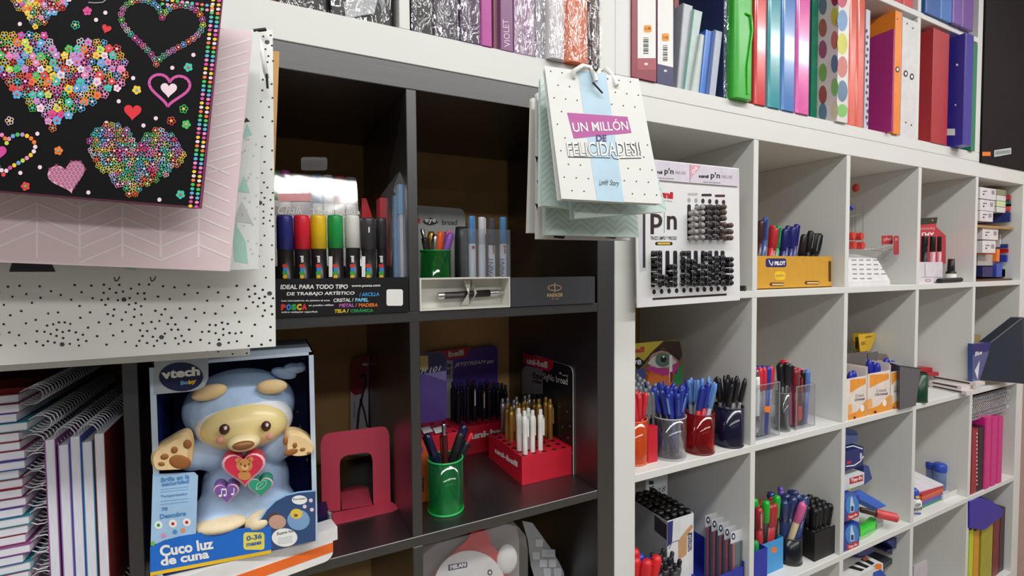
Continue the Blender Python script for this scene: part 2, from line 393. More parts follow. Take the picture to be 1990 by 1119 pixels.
# big white dotted bag
def dots(P, reg, n, big, m, r=2.7):
    pts = []
    for _ in range(n*12):
        if len(pts) >= n: break
        x, y = R.uniform(reg[0], reg[2]), R.uniform(reg[1], reg[3])
        b = min([math.hypot(x-bx, y-by) for bx, by in big] or [99]); md = 11 if b < 45 else 19
        if b < 7 or (b > 70 and R.random() < .3): continue
        if all(math.hypot(x-a, y-c) > md for a, c in pts): pts.append((x, y)); P.disc(x, y, r*R.uniform(.85, 1.1), m, 1, 7, r*.86)
    for bx, by in big: P.disc(bx, by, 5, mat('4a4a50', .5), 1, 9, 4.3)
BAGW = mat('f0f2ee', .48, var=.015)
t, P, q, n = bag('gift_bag', 'large white gift bag with black dots, biggest of the left bunch', [(-250, 70), (530, 58), (536, 673), (-250, 727)], (-.125, -.125, -.118), .03, BAGW, BG)
dots(P, (-10, 552, 532, 672), 205, [(241, 582), (314, 655), (121, 669), (426, 675-6), (524, 570)], INK)
dots(P, (503, 66, 531, 540), 60, [(519, 82), (505, 394)], INK, 2.2)
for x, y in ((228, 541), (298, 541)): P.ring([(x-6, y-3), (x-4, y+5), (x+1, y+4), (x+5, y-4)], 2, INK, 1.2, False)
P.done(t)
cord(t, [U(498, 62, Y=-.13), U(508, 90, Y=-.137), U(516, 140, Y=-.135), U(519, 150, Y=-.128)], .0026)
MB().tube([U(518, 143, Y=-.134), U(520, 172, Y=-.131)], .0014, INK, 6).build('cord_tip', t)
MB().tube([U(493, 60, Y=-.132), U(517, 57, Y=-.131)], .0018, INK, 6).build('cord_tip', t)
t, P, q, n = bag('gift_bag', 'white dotted gift bag peeking out under the large dotted bag', [(-200, 80), (482, 60), (485, 690), (-200, 735)], (-.066, -.066, -.062), .012, BAGW, BG)
dots(P, (400, 676, 482, 690), 16, [], INK, 2)
P.done(t)
t, P, q, n = bag('gift_bag', 'brown kraft paper bag behind the large dotted bag', [(100, 60), (543, 100), (527, 520), (100, 540)], (-.045, -.045, -.04), .02, mat('c79a62', .7, var=.05), BG)
# ---------------------------------------------------------------- bunch in the middle
BM = 'gift bags hanging in a bunch at the middle'
t, P, q, n = bag('gift_bag', 'white gift bag reading UN MILLÓN DE FELICIDADES with a blue stripe', [(1058, 128), (1241, 153), (1287, 396), (1091, 386)], (-.175, -.185, -.19), .012, mat('e2e4e0', .5, var=.012), BM)
P.poly([(1122, 137), (1178, 144), (1213, 393), (1160, 390)], mat('b9d6e6', .5), 1)
P.poly([(1102, 219), (1219, 227), (1227, 258), (1115, 269)], mat('b9589f', .5), 2)
P.text('UN MILLÓN', (1114, 257), (1221, 253), 21, PAPER, 4, .012, tl=(1110, 234))
P.text('DE', (1158, 275), (1178, 275), 13, mat('5a3b78', .5), 4, .03)
P.text('FELICIDADES!!', (1104, 304), (1247, 302), 25, INK, 3, .03, tl=(1100, 276))
P.text('FELICIDADES!!', (1104, 304), (1247, 302), 25, PAPER, 4.5, .006, tl=(1100, 276))
P.ring([(1104, 305), (1186, 307)], 1.2, INK, 3, False); P.ring([(1204, 308), (1246, 307)], 1.2, INK, 3, False); P.ring([(1186, 298), (1192, 308), (1202, 310)], 1.2, INK, 3, False)
P.text('Lovely', (1164, 364), (1182, 361), 14, INK, 3, -.004, .3); P.text('Story', (1185, 363), (1203, 365), 14, INK, 3, -.004, .3)
for i in range(8):
    for j in range(10):
        u, v = (i+.5+(j % 2)*.5)/8.3, (j+.35)/10
        x = 1058+u*183+v*(32+u*13); y = 128+u*25+v*(258-u*16)
        if not (1100 < x < 1250 and 215 < y < 312) and not (.36 < u < .66): P.disc(x, y, 1.5, INK, 1, 6)
P.done(t)
def lerp(q, u, v): return (q[0]*(1-u)+q[1]*u)*(1-v)+(q[3]*(1-u)+q[2]*u)*v
a_, b_ = lerp(q, .28, .06), lerp(q, .86, .08)
pk = U(1150, 118, Y=-.10)
cord(t, [a_, U(1115, 138, Y=-.183), U(1132, 128, Y=-.183), U(1146, 131, Y=-.18), U(1155, 146, Y=-.184), U(1158, 158, Y=-.186)], .0032)
cord(t, [U(1158, 150, Y=-.17), U(1166, 136, Y=-.16), U(1178, 134, Y=-.17), U(1190, 147, Y=-.18), U(1199, 166, Y=-.186)], .0032)
MB().tube([U(1152, 160, Y=-.187), U(1171, 181, Y=-.188)], .0012, INK, 6).build('cord_tip', t)
MC = mat('cfe1da', .5, var=.02); MC2 = mat('bcd4cc', .5, var=.02)
def chev2(P, quad, nc, nr, m, sl=.5):
    for i in range(nc):
        for j in range(nr):
            u0, u1 = i/nc, (i+1)/nc; v = j/nr; th = .45/nr; d = sl/nc; o = (0, d) if i % 2 else (d, 0)
            f = lambda u, v: tuple(quad[0][k]*(1-u)*(1-v)+quad[1][k]*u*(1-v)+quad[2][k]*u*v+quad[3][k]*(1-u)*v for k in (0, 1))
            if v+max(o)+th < 1: P.poly([f(u0, v+o[0]), f(u1, v+o[1]), f(u1, v+o[1]+th), f(u0, v+o[0]+th)], m, 1)
def mbag(label, quad, ys, d, nc, nr, m=MC, m2=MC2):
    t, P, q, n = bag('gift_bag', label, quad, ys, d, m, BM)
    if nc: chev2(P, quad, nc, nr, m2); P.done(t)
    return t, P
mbag('pale mint herringbone gift bag right under the UN MILLÓN bag, reaching furthest right', [(1085, 150), (1235, 165), (1296, 411), (1116, 425)], (-.158, -.165, -.166), .012, 8, 20)
mbag('pale mint herringbone gift bag directly behind the UN MILLÓN bag, left edge showing', [(1050, 150), (1200, 160), (1180, 409), (1053, 399)], (-.135, -.14, -.142), .012, 7, 20)
mbag('pale mint herringbone gift bag hanging lowest in the middle bunch', [(1052, 165), (1215, 175), (1242, 461), (1062, 456)], (-.115, -.118, -.118), .012, 8, 24)
GW = mat('d9d8d3', .5, var=.02)
for lb, qd, y_ in (('white gift bag with black flecks behind the mint bags, bottom edge lowest', [(1043, 180), (1200, 185), (1224, 467), (1047, 464)], -.095), ('white gift bag with black flecks, leftmost edge of the middle bunch', [(1033, 190), (1190, 200), (1200, 456), (1029, 452)], -.072), ('white gift bag with black flecks second from the back of the middle bunch', [(1037, 200), (1180, 205), (1190, 440), (1040, 452)], -.05)):
    t, P = mbag(lb, qd, (y_, y_, y_), .012, 0, 0, GW)
    for x, y in ((1048, 303), (1045, 350), (1040, 395)):
        x += R.uniform(-6, 4); P.poly([(x-3, y), (x+3, y+2), (x+1, y+14)], INK, 1)
    for x in (1085, 1185): P.poly([(x-10, 457), (x+14, 459), (x+10, 464), (x-8, 462)], INK, 1)
    P.done(t)
h = MB().tube([U(1163, 108, Y=.0), U(1161, 110, Y=-.05), U(1158, 118, Y=-.12), U(1157, 132, Y=-.185), U(1157, 126, Y=-.2)], .0018, CHROME, 8)
solo('wall_hook', h, 'thin metal hook that the middle gift bags hang from', 'hook')
# ---------------------------------------------------------------- pens
_pm = {}
def _mesh(name, mb):
    o = mb.build(name); me = o.data; bpy.data.objects.remove(o); return me
def pen_parts(kind, a, b, c, s=1.0, L=.142):
    """root mesh first; tip at z=0, top at z=L.  a barrel, b cap or grip, c clip"""
    k = (kind, a.name, b.name, c.name, s, L)
    if k in _pm: return _pm[k]
    r = .0046*s; o = []
    if kind == 'click':
        o.append(('barrel', _mesh('barrel', MB().lathe((0, 0, 0), [(0, 0), (.0009, .001), (.0012, .006), (r*.75, .014), (r, .022), (r, L-.022), (r*.85, L-.016), (0, L-.016)], a, 10))))
        o.append(('grip', _mesh('grip', MB().lathe((0, 0, 0), [(r*.76, .014), (r*1.06, .022), (r*1.06, .05), (r, .051)], b, 10))))
        o.append(('button', _mesh('button', MB().lathe((0, 0, 0), [(r*.62, L-.017), (r*.62, L-.002), (r*.4, L), (0, L)], b, 8))))
        o.append(('clip', _mesh('clip', MB().box((-.0016, r*.9, L-.058), (.0016, r+.0022, L-.02), c).box((-.0016, 0, L-.024), (.0016, r+.0022, L-.02), c))))
    elif kind == 'cap':
        o.append(('barrel', _mesh('barrel', MB().lathe((0, 0, 0), [(0, 0), (r*.8, .001), (r*.92, .008), (r, .03), (r, L-.05), (0, L-.05)], a, 10))))
        o.append(('cap', _mesh('cap', MB().lathe((0, 0, 0), [(r*1.05, L-.056), (r*1.2, L-.054), (r*1.14, L-.008), (r*.8, L-.001), (0, L)], b, 10))))
        o.append(('clip', _mesh('clip', MB().box((-.0017, r*1.1, L-.047), (.0017, r+.0028, L-.006), c).box((-.0017, 0, L-.009), (.0017, r+.0028, L-.005), c))))
    elif kind == 'stick':
        o.append(('barrel', _mesh('barrel', MB().lathe((0, 0, 0), [(0, 0), (r*.8, .0005), (r*.8, L-.05), (0, L-.05)], a, 6))))
        o.append(('cap', _mesh('cap', MB().lathe((0, 0, 0), [(r*.95, L-.055), (r*1.1, L-.05), (r*1.0, L-.012), (r*.55, L-.001), (0, L)], b, 8))))
        o.append(('clip', _mesh('clip', MB().box((-.0013, r*.9, L-.05), (.0013, r+.0024, L-.006), b))))
    elif kind == 'marker':
        o.append(('barrel', _mesh('barrel', MB().lathe((0, 0, 0), [(0, 0), (r*.9, 0), (r, .003), (r, L-.047), (0, L-.047)], a, 18))))
        o.append(('cap', _mesh('cap', MB().lathe((0, 0, 0), [(r*.9, L-.049), (r*1.04, L-.048), (r*1.0, L-.004), (r*.92, L), (0, L)], b, 18))))
        o.append(('clip', _mesh('clip', MB().box((-r*.28, r*.8, L-.03), (r*.28, r*1.18, L-.002), c))))
    elif kind == 'gel':
        o.append(('barrel', _mesh('barrel', MB().lathe((0, 0, 0), [(0, 0), (.001, .001), (r*.6, .012), (r*.95, .02), (r, .06), (r, L-.03), (r*1.08, L-.028), (r*1.08, L-.012), (r*.6, L-.01), (0, L-.01)], a, 10))))
        o.append(('button', _mesh('button', MB().lathe((0, 0, 0), [(r*.75, L-.012), (r*.75, L-.002), (r*.5, L), (0, L)], b, 8))))
        o.append(('clip', _mesh('clip', MB().box((-.0015, r, L-.052), (.0015, r+.003, L-.016), c).box((-.0015, 0, L-.02), (.0015, r+.003, L-.016), c))))
    _pm[k] = o; return o
def pen(parts, base, top, label, group, name='ballpoint_pen', cat='pen', roll=None):
    base = V(base); d = (V(top)-base).normalized(); T = M.Translation(base) @ d.to_track_quat('Z', 'Y').to_matrix().to_4x4() @ M.Rotation(R.uniform(0, 6.28) if roll is None else roll, 4, 'Z')
    o = bpy.data.objects.new(name, parts[0][1]); C.objects.link(o); o.matrix_world = T; tag(o, label, cat, group); WM[o.name] = T; cp = None
    for n, me in parts[1:]:
        c = bpy.data.objects.new(n, me); C.objects.link(c); c.parent = cp if n == 'clip' and cp else o
        if n == 'cap': cp = c
    return o
def cup(name, label, c, r, h, m, rim=None, wall=.0018, n=28, r2=None, cat='pen cup'):
    r2 = r2 or r; c = V(c); t = thing(name, label, cat, c)
    MB().lathe(c, [(0, .0002), (r*.97, .0002), (r, .003), (r2, h), (r2-wall, h), (r-wall, .004), (0, .004)], m, n).build('cup_body', t)
    if rim: MB().lathe(c, [(r2-wall*1.2, h-.0015), (r2+.0006, h-.0015), (r2+.0006, h+.0008), (r2-wall*1.2, h+.0008), (r2-wall*1.2, h-.0015)], rim, n).build('rim', t); MB().lathe(c, [(r*.9, .0), (r+.0006, .0004), (r+.0006, .0035), (r*.9, .0035)], rim, n).build('base_ring', t)
    return t
def fill_cup(c, r, h, specs, seed=1, lean=1.0, z0=.005):
    """specs: (parts, n, L, label, group, name)"""
    rr = random.Random(seed); c = V(c); tot = sum(s[1] for s in specs); i = 0; k = []
    for s in specs: k += [s]*s[1]
    rr.shuffle(k); ph = rr.uniform(0, 6); tw = rr.choice((-1, 1))*rr.uniform(.8, 1.2)*lean
    for s in k:
        a = i*2.39996+ph; q = math.sqrt((i+.6)/(tot+.3)); ro = (r-.0075)*q; i += 1
        ob = a+tw+rr.uniform(-.15, .15); rb = (r-.008)*q*.72
        p0 = c+V((rb*math.cos(ob), rb*math.sin(ob), z0+rr.uniform(0, .009))); p1 = c+V((ro*math.cos(a), ro*math.sin(a), h))
        pen(s[0], p0, p1, s[3], s[4], s[5])
B1, B2, B3 = .0044, -.3466, -.6976
# ---------------------------------------------------------------- marker display, black cell row 1
BK = mat('1a191b', .35)
t = thing('marker_display', 'black cardboard counter display full of paint markers with colourful lettering', 'display box', (-.54, .04, B1))
x0, x1 = -.635, -.4425
MB().box((x0, -.003, B1), (x1, 0, .0572), BK).build('front_panel', t)
MB().box((x0, 0, B1), (x1, .085, B1+.003), BK).build('base', t)
MB().box((x1-.003, 0, B1+.003), (x1, .085, .05), BK).build('side_panel', t); MB().box((x0, 0, B1+.003), (x0+.003, .085, .05), BK).build('side_panel', t)
MB().box((x0+.003, .082, B1+.003), (x1-.003, .085, .075), BK).build('back_panel', t)
P = pl_y(-.003)
P.text('IDEAL PARA TODO TIPO', (545, 562), (676, 561), 9, PAPER, bold=.025, shear=.1); P.text('www.posca.com', (683, 559), (739, 558), 5, PAPER, bold=.02)
P.text('DE TRABAJO ARTÍSTICO', (557, 576), (689, 574), 10, PAPER, bold=.025, shear=.1); P.text('/ ARCILLA', (698, 576), (737, 575), 7.5, mat('3fa0e0'), bold=.02, shear=.1)
P.text('Los marcadores de pintura al agua', (547, 587), (641, 586), 4.5, PAPER, bold=.02); P.text('CRISTAL /', (648, 587), (687, 586), 7, PAPER, shear=.1); P.text('PAPEL', (690, 586), (716, 586), 7, mat('7fd0f4'), bold=.03, shear=.1)
for i, (ch, cc) in enumerate(zip('POSCA', ('e2332c', '2f8fe0', '2fae4a', 'f2c52c', 'e2332c'))): P.text(ch, (546+i*10.2, 603-i*.2), (555.6+i*10.2, 602.8-i*.2), 12, mat(cc), bold=.07)
P.text('se pueden utilizar', (600, 596), (649, 595), 4.5, PAPER); P.text('METAL /', (659, 597), (694, 596), 7, mat('c765c0'), bold=.03, shear=.1); P.text('MADERA', (697, 596), (734, 596), 7, mat('ef7d2a'), bold=.03, shear=.1)
P.text('sobre cualquier superficie', (547, 609), (617, 608), 4.5, PAPER); P.text('TELA /', (650, 608), (678, 607), 7, mat('ecd233'), bold=.03, shear=.1); P.text('CERÁMICA', (681, 607), (725, 606), 7.5, mat('2c9c50'), bold=.03, shear=.1)
P.poly(rrect(751, 562, 783, 594, 4), PAPER); P.done(t)
MK = 'paint markers in the black display'
for px, hx, lab in ((553, '2b2f7c', 'navy-capped'), (586, 'e0243a', 'red-capped'), (618, 'ecc21e', 'yellow-capped'), (651, '1f9a4a', 'green-capped'), (684, 'dcdcd6', 'white-capped'), (715, '3a393c', 'black-capped'), (740, '343336', 'black-capped')):
    yy = .03 if px != 740 else .052; tp = U(px, 419 if px < 700 else 424, Y=yy); rad = .0108 if px != 740 else .0085
    o = pen(pen_parts('marker', mat('1c191b', .3), mat(hx, .3), mat('26242c', .3), rad/.0046, tp.z-B1-.0035), (tp.x, yy, B1+.0035), (tp.x, yy, 1), lab+' paint marker with black barrel in the black display'+(', last on the right' if px == 740 else ', wide' if px == 715 else ''), MK, 'paint_marker', 'marker', roll=R.choice((-2.6, 2.7, 3.0, -2.9)))
    q = pl_y(yy-rad-.0008); y0 = 534
    if px in (586, 684, 740, 618): q.text('uni', (px+4, 510), (px+4, 497), 0, PAPER, 1, .05, tl=(px-3, 510))
    for j, cc in enumerate(('e2332c', '2f8fe0', '2fae4a', 'f2c52c')): q.poly(rrect(px-4+(j % 2)*1, 513+j*7, px+5, 520+j*7, 2), mat(cc), 1)
    if px in (651, 715): q.rect(px-12, 498, px-5, 538, PAPER, 1)
    if px == 715: q.rect(px+1, 441, px+3.4, 452, PAPER, 1)
    q.done(o)
# clear case of chalk markers behind
t = thing('marker_case', 'clear plastic case of liquid chalk markers with a hanging tab, behind the paint markers', 'case', (-.57, .12, B1))
cy0, cy1 = .10, .168
a = U(700, 338, Y=cy0); b = U(470, 318, Y=cy0); cx0, cx1, cz = b.x, a.x, a.z
card = mat('b9bac0', .5)
MB().box((cx0, cy1-.002, B1), (cx1-.002, cy1-.001, cz-.002), card).build('card', t)
sh = MB(); GLZ = clear('ffffff', .05, .13, 1.0, .12, 9, .3); N_ = 14; K_ = 10; vs = []
for j in range(N_+1):
    v = j/N_
    for i in range(K_+1):
        u = i/K_; vs.append(V((cx0+(cx1-cx0)*u, cy0-.012+.038*v+.014*v*v-.003*math.sin(PI*u), B1+(cz-B1)*v)))
sh.add(vs, [(j*(K_+1)+i, j*(K_+1)+i+1, (j+1)*(K_+1)+i+1, (j+1)*(K_+1)+i) for j in range(N_) for i in range(K_)], GLZ, True)
sh.poly([V((cx1, cy0-.012, B1)), V((cx1, cy1, B1)), V((cx1, cy1, cz)), V((cx1, cy0+.04, cz))], CLEAR); sh.poly([V((cx0, cy0+.04, cz)), V((cx1, cy0+.04, cz)), V((cx1, cy1, cz)), V((cx0, cy1, cz))], CLEAR); sh.build('clear_shell', t)
yv = lambda v: cy0-.0155+.038*v+.014*v*v; zv = lambda v: B1+(cz-B1)*v
P = Pl((cx0, yv(.4), zv(.4)), (cx1, yv(.4), zv(.4)), (cx0, yv(.65), zv(.65)))
P.rect(540, 376, 604, 391, mat('e59a9c', .5)); P.text('Tiza líquida', (603, 420), (700, 420), 14, PAPER, bold=.01); P.text('Chalk', (540, 416), (590, 416), 16, PAPER, bold=0, shear=.3); P.done(t)
MB().ext([U(x, y, Y=cy0+.045) for x, y in rrect(585, 305, 636, 331, 5)], (0, .0008, 0), clear('e6e6ea', .25, .1)).build('hang_tab', t)
for px, hx, h0 in ((533, '2fae58', 332), (553, 'c14fb0', 332), (616, '4f9fd8', 340), (637, 'd8d8dc', 341), (659, 'c23b4a', 343), (682, '8d86a8', 345)):
    tp = U(px, h0, Y=.152)
    pen(pen_parts('marker', PAPER, mat(hx, .35), mat(hx, .35), .008/.0046, tp.z-B1-.002), (tp.x, .152, B1+.002), (tp.x, .152, 1), {'2fae58': 'green', 'c14fb0': 'magenta', '4f9fd8': 'sky blue', 'd8d8dc': 'white', 'c23b4a': 'red', '8d86a8': 'violet grey'}[hx]+' capped chalk marker inside the clear case', 'chalk markers in the clear case', 'chalk_marker', 'marker')
g = MB(); g.ext([U(703, 385, Y=.16), U(712, 385, Y=.16), U(724, 424, Y=.16), U(724, 560, Y=.16), U(703, 560, Y=.16)], (0, .004, 0), mat('d02a35', .45)); solo('red_card', g, 'small red card standing between the chalk marker case and the blister pack', 'card')
# blister pack leaning on the divider
t = thing('blister_pack', 'clear pouch with a pale blue and white marker leaning by the black divider', 'blister pack', (-.45, .06, B1))
bl = [U(740, 380, Y=.12), U(768, 355, Y=.035), U(793, 353, Y=.012), U(793, 536, Y=.008), U(764, 538, Y=.03), U(742, 538, Y=.12)]
g = MB(); cl = clear('f4f8ff', .12, .1, 1, .12, 25); g.poly([bl[0], bl[1], bl[4], bl[5]], cl); g.poly([bl[1], bl[2], bl[3], bl[4]], cl); tip = U(782, 322, Y=.05); g.poly([bl[0], bl[1], tip], cl); g.poly([bl[1], bl[2], tip], cl); g.build('clear_pouch', t)
g = MB(); g.box((U(775, 400, Y=.03).x, .03, U(780, 416, Y=.03).z), (U(791, 400, Y=.03).x, .046, U(780, 358, Y=.03).z), mat('7fb2de', .4)); g.build('blue_cap', t)
g = MB(); g.box((U(777, 400, Y=.03).x, .031, B1+.001), (U(790, 400, Y=.03).x, .045, U(780, 416, Y=.03).z), mat('dfe6ee', .4)); g.build('white_barrel', t)
g = MB(); g.box((U(765, 400, Y=.05).x, .05, B1+.001), (U(773, 400, Y=.05).x, .06, U(768, 380, Y=.05).z), mat('6fa6d6', .4)); g.build('blue_strip', t)
MB().box((U(738, 380, Y=.1).x, .1, B1), (U(752, 380, Y=.1).x, .13, U(740, 384, Y=.1).z), mat('c73a40', .45)).build('red_card', t)
# ---------------------------------------------------------------- row 1, right black cell
t = thing('pen_box', 'open white presentation box with a chrome and black pen', 'pen box', (-.34, .01, B1))
px0, px1, pz = U(816, 560, Y=-.004).x, U(991.5, 560, Y=-.004).x, U(816, 540.5, Y=-.004).z
IV = mat('e4e2da', .55, var=.01); y0, y1 = -.004, .03
MB().box((px0, y1-.002, B1+.0004), (px1, y1, pz), IV).build('tray_floor', t)
for n, a, b in (('tray_side', (px0, y0, B1+.0004), (px0+.0022, y1-.002, pz)), ('tray_side', (px1-.0022, y0, B1+.0004), (px1, y1-.002, pz)), ('tray_side', (px0+.0022, y0, B1+.0004), (px1-.0022, y1-.002, B1+.0026)), ('tray_side', (px0+.0022, y0, pz-.0022), (px1-.0022, y1-.002, pz))): MB().box(a, b, IV).build(n, t)
sx = U(915, 570, Y=.008).x; s2 = U(925, 570, Y=.008).x
MB().ext([(sx-.007, .026, pz-.003), (sx+.008, .026, pz-.003), (sx+.008, .001, (pz+B1)/2), (sx+.004, .026, B1+.004), (sx-.011, .026, B1+.004), (sx-.007, .001, (pz+B1)/2)], (0, .001, 0), IV).build('strap', t)
g = MB(); a = U(853, 575, Y=.016); b = U(990, 567, Y=.016); d = (b-a)
T = M.Translation(a) @ d.to_track_quat('Z', 'Y').to_matrix().to_4x4(); L = d.length
root = thing('ballpoint_pen', 'chrome and black ballpoint pen lying in the white presentation box', 'pen', a, None)
MB().lathe(0, [(0, 0), (.0052, 0), (.0056, L*.04), (.0056, L*.42)], mat('4b3f46', .2, .7), 16, T).build('barrel', root); MB().lathe(0, [(.0058, L*.42), (.006, L*.7), (.0056, L*.7)], BLACK, 16, T).build('grip', root)
MB().lathe(0, [(.0056, L*.7), (.0054, L*.8), (.003, L*.96), (.0006, L)], CHROME, 16, T).build('nose_cone', root)
MB().box((-.0065, -.0012, 0), (-.0048, .0012, L*.32), CHROME, T).build('clip', root); MB().cyl(T @ V((0, 0, -.002)), T @ V((0, 0, .008)), .0058, .0058, CHROME, 14).build('cap_band', root)
t = thing('pen_box', 'dark grey pen box lid with gold lettering and oval emblem', 'pen box', (-.17, .01, B1))
DG = mat('3c3d42', .5, var=.03); lx1 = U(1156, 560, Y=-.004).x
MB().box((px1+.001, -.004, B1+.0004), (lx1, .03, U(1156, 537, Y=-.004).z), DG).build('lid', t)
P = pl_y(-.004); GL = mat('e5c48d', .3, .3); P.ring([(1078+13*math.cos(i*PI/10), 559+5.5*math.sin(i*PI/10)) for i in range(20)], 1.3, GL); P.rect(1077.4, 549, 1078.8, 568, GL)
P.text('PARKER', (1063, 577.5), (1094, 576), 7, GL, bold=.02); P.text('EST. 1888', (1072, 582), (1085, 581.5), 2.2, GL, bold=0); P.done(t)
# grey back card
t = thing('display_card', 'grey display card with a small black eye logo behind the green pen cup', 'display card', (-.38, .2, B1))
pts = [U(x, y, Y=.19) for x, y in ((760, 395), (893, 405), (900, 409), (904, 417), (905, 560), (760, 560))]
MB().ext(pts, (0, .002, 0), mat('9b9b98', .5)).build('card', t)
P = pl_y(.19); P.poly([(821, 431), (828, 425), (837, 423), (846, 426), (852, 432), (845, 436), (836, 438), (827, 436)], INK); P.text('eye', (826, 435), (847, 435), 10, PAPER, bold=.02, k=3); P.text('broad', (859, 437), (888, 437), 10, INK, bold=.01); P.rect(812, 424, 816, 434, RED); P.done(t)
gc = U(846, 541, Z=B1+.012); gc = V((-.385, .075, B1))
GP = clear('3fc45c', .12, .06); grim = clear('2fbf55', .6, .1)
rr_ = .0265; cc_ = U(846, 500, Y=.075); c0 = V((cc_.x, .075, B1)); hh = U(846, 486, Y=.05).z-B1
cup('pen_cup', 'small green translucent pen cup behind the white pen box', c0, rr_, hh, GP, grim)
for px, py, y_, kd, a, b, dx in ((820, 444, .075, 'click', BLACK, CHROME, -.01), (838, 449, .08, 'cap', GOLD, GOLD, .012), (846, 455, .07, 'cap', CHROME, CHROME, .015), (856, 449, .065, 'cap', mat('e8602a', .4), mat('e8602a', .4), .006), (874, 448, .08, 'cap', PINK, PINK, .018), (877, 452, .068, 'cap', mat('8d55b8', .4), mat('8d55b8', .4), .02)):
    tp = U(px, py, Y=y_); bs = V((c0.x-dx*.6, c0.y, B1+.005))
    pen(pen_parts(kd, a, b, b, 1.25, (tp-bs).length), bs, tp, {'surface_151517': 'black click', 'surface_b08a3a': 'gold', 'surface_d0d2d4': 'silver', 'surface_e8602a': 'orange', 'surface_e06aa0': 'pink', 'surface_8d55b8': 'purple', 'surface_6fa8dc': 'sky blue'}[a.name.split('.')[0]]+' pen standing in the small green cup', 'pens in the small green cup', 'pen')
c0 = U(897, 500, Y=.09); cz = U(897, 441, Y=.09).z
g = MB().lathe((c0.x, .09, B1), [(0, 0), (.013, 0), (.0125, cz-B1-.02), (.010, cz-B1), (0, cz-B1)], mat('2b2a2d', .35), 16); solo('correction_marker', g, 'dark grey stubby marker between the green cup and the blue-capped markers', 'marker')
t = thing('marker_holder', 'clear plastic holder of blue and white paint markers beside the grey card', 'holder', (-.29, .06, B1))
hx0, hx1 = U(905, 500, Y=.05).x, U(992, 500, Y=.05).x
g = MB()
for a, b in (((hx0, .05, B1), (hx1, .0512, U(950, 445, Y=.05).z)), ((hx1-.0012, .0512, B1), (hx1, .085, U(950, 445, Y=.05).z)), ((hx0, .0512, B1), (hx0+.0012, .085, U(950, 445, Y=.05).z)), ((hx0, .0512, B1), (hx1, .085, B1+.0012))): g.box(a, b, clear('eef2f6', .06, .06))
g.build('clear_box', t)
for px, py, h1, cb, lab in ((917, 420, 463, '5b95cf', 'blue-capped paint marker at the left of the clear holder'), (936, 422, 470, 'e4e4ea', 'white-capped paint marker in the clear holder'), (955, 424, 467, '55565c', 'grey-capped paint marker in the clear holder'), (977, 422, 464, '5b95cf', 'blue-capped paint marker at the right of the clear holder')):
    tp = U(px, py, Y=.066); o = pen(pen_parts('marker', mat('e2e4e8', .35), mat(cb, .3), mat(cb, .3), .0062/.0046, tp.z-B1-.003), (tp.x, .066, B1+.003), (tp.x, .066, 1), lab, 'paint markers in the clear holder', 'paint_marker', 'marker')
    q = pl_y(.066-.0068)
    if px > 950: q.text('uni', (px+6, 492), (px+6, 476), 0, mat('e0662a'), 1, .03, tl=(px+1, 492)); q.text('PAINT', (px+3, 538), (px+3, 500), 0, mat('4a5a9a'), 1, .0, tl=(px-7, 538))
    elif px < 930: q.disc(px+3, 480, 3, RED, 1)
    if q.mb.v: q.done(o)
# ---------------------------------------------------------------- plush toy in its box
t = thing('flat_box', 'flat white box with an orange band under the plush toy box', 'box', (-.66, .05, B2))
OW = mat('ecebe6', .4); SH = -.036
fr_ = U(645, 1087, Z=B2); bkz = U(645, 1053, Y=fr_.y).z; wz_ = U(655, 1025, Y=fr_.y).z
TF = M.Translation(fr_) @ M.Rotation(.2, 4, 'Z'); zz = bkz-B2
def rb(x0, x1, z0, z1, r):  # lower right corner rounded
    return [(x0, z0), (x1-r, z0)]+[(x1-r+r*math.sin(a*PI/8), z0+r-r*math.cos(a*PI/8)) for a in range(1, 5)]+[(x1, z1), (x0, z1)]
MB().ext([TF @ V((x, 0, z)) for x, z in rb(-.205, .002, 0, zz, .012)], TF.to_3x3() @ V((0, .1, 0)), OW).build('box_body', t)
MB().box((-.205, -.0006, zz*.44), (.0018, 0, zz*.97), mat('f0702a', .45), TF).build('orange_band', t)
g = MB().box((-.2, .001, zz+.0004), (.009, .03, wz_-B2), mat('e6e6e6', .45), TF); solo('flat_box', g, 'thin white flat box between the orange-band box and the plush toy box', 'box')
yb = .012+SH; BZ = wz_+.0004; P0 = pl_y(yb)
t = thing('plush_toy_box', 'blue window box holding a plush bear, with starry back panel', 'toy box', (-.67, .09, BZ))
xl, xr = U(297, 900, Y=yb).x, U(613, 850, Y=yb).x; zt = U(613, 683, Y=yb).z; ybk = .15+SH
NV = mat('1c2468', .45); EDG = mat('c0d0e0', .45)
MB().box((xl, ybk, BZ), (xr, ybk+.003, zt), NV).build('back_panel', t)
for n, a, b in (('side_panel', (xl, yb, BZ), (xl+.002, ybk, zt)), ('side_panel', (xr-.002, yb, BZ), (xr, ybk, zt)), ('top_panel', (xl, yb, zt-.002), (xr, ybk, zt)), ('bottom_panel', (xl, yb, BZ), (xr, ybk, BZ+.002))): MB().box(a, b, NV if n != 'top_panel' else EDG).build(n, t)
fr = MB(); fr.box((xr-.006, yb-.001, BZ), (xr, yb, zt), EDG); fr.box((xl, yb-.001, BZ), (xl+.006, yb, zt), EDG); fr.box((xl, yb-.001, zt-.004), (xr, yb, zt), EDG); fr.build('window_frame', t)
P = Pl((0, ybk, 0), (1, ybk, 0), (0, ybk, 1))
for x, y, r in ((595, 720, 7), (583, 830, 6), (330, 846, 8), (335, 803, 5), (597, 893, 5), (578, 800, 4), (588, 697, 3), (330, 760, 3)):
    P.poly([(x, y-r), (x+r*.15, y-r*.15), (x+r*.7, y), (x+r*.15, y+r*.15), (x, y+r), (x-r*.15, y+r*.15), (x-r*.7, y), (x-r*.15, y-r*.15)], mat('dfe6f8', .4, emit=0))
P.done(t, 'star_print')
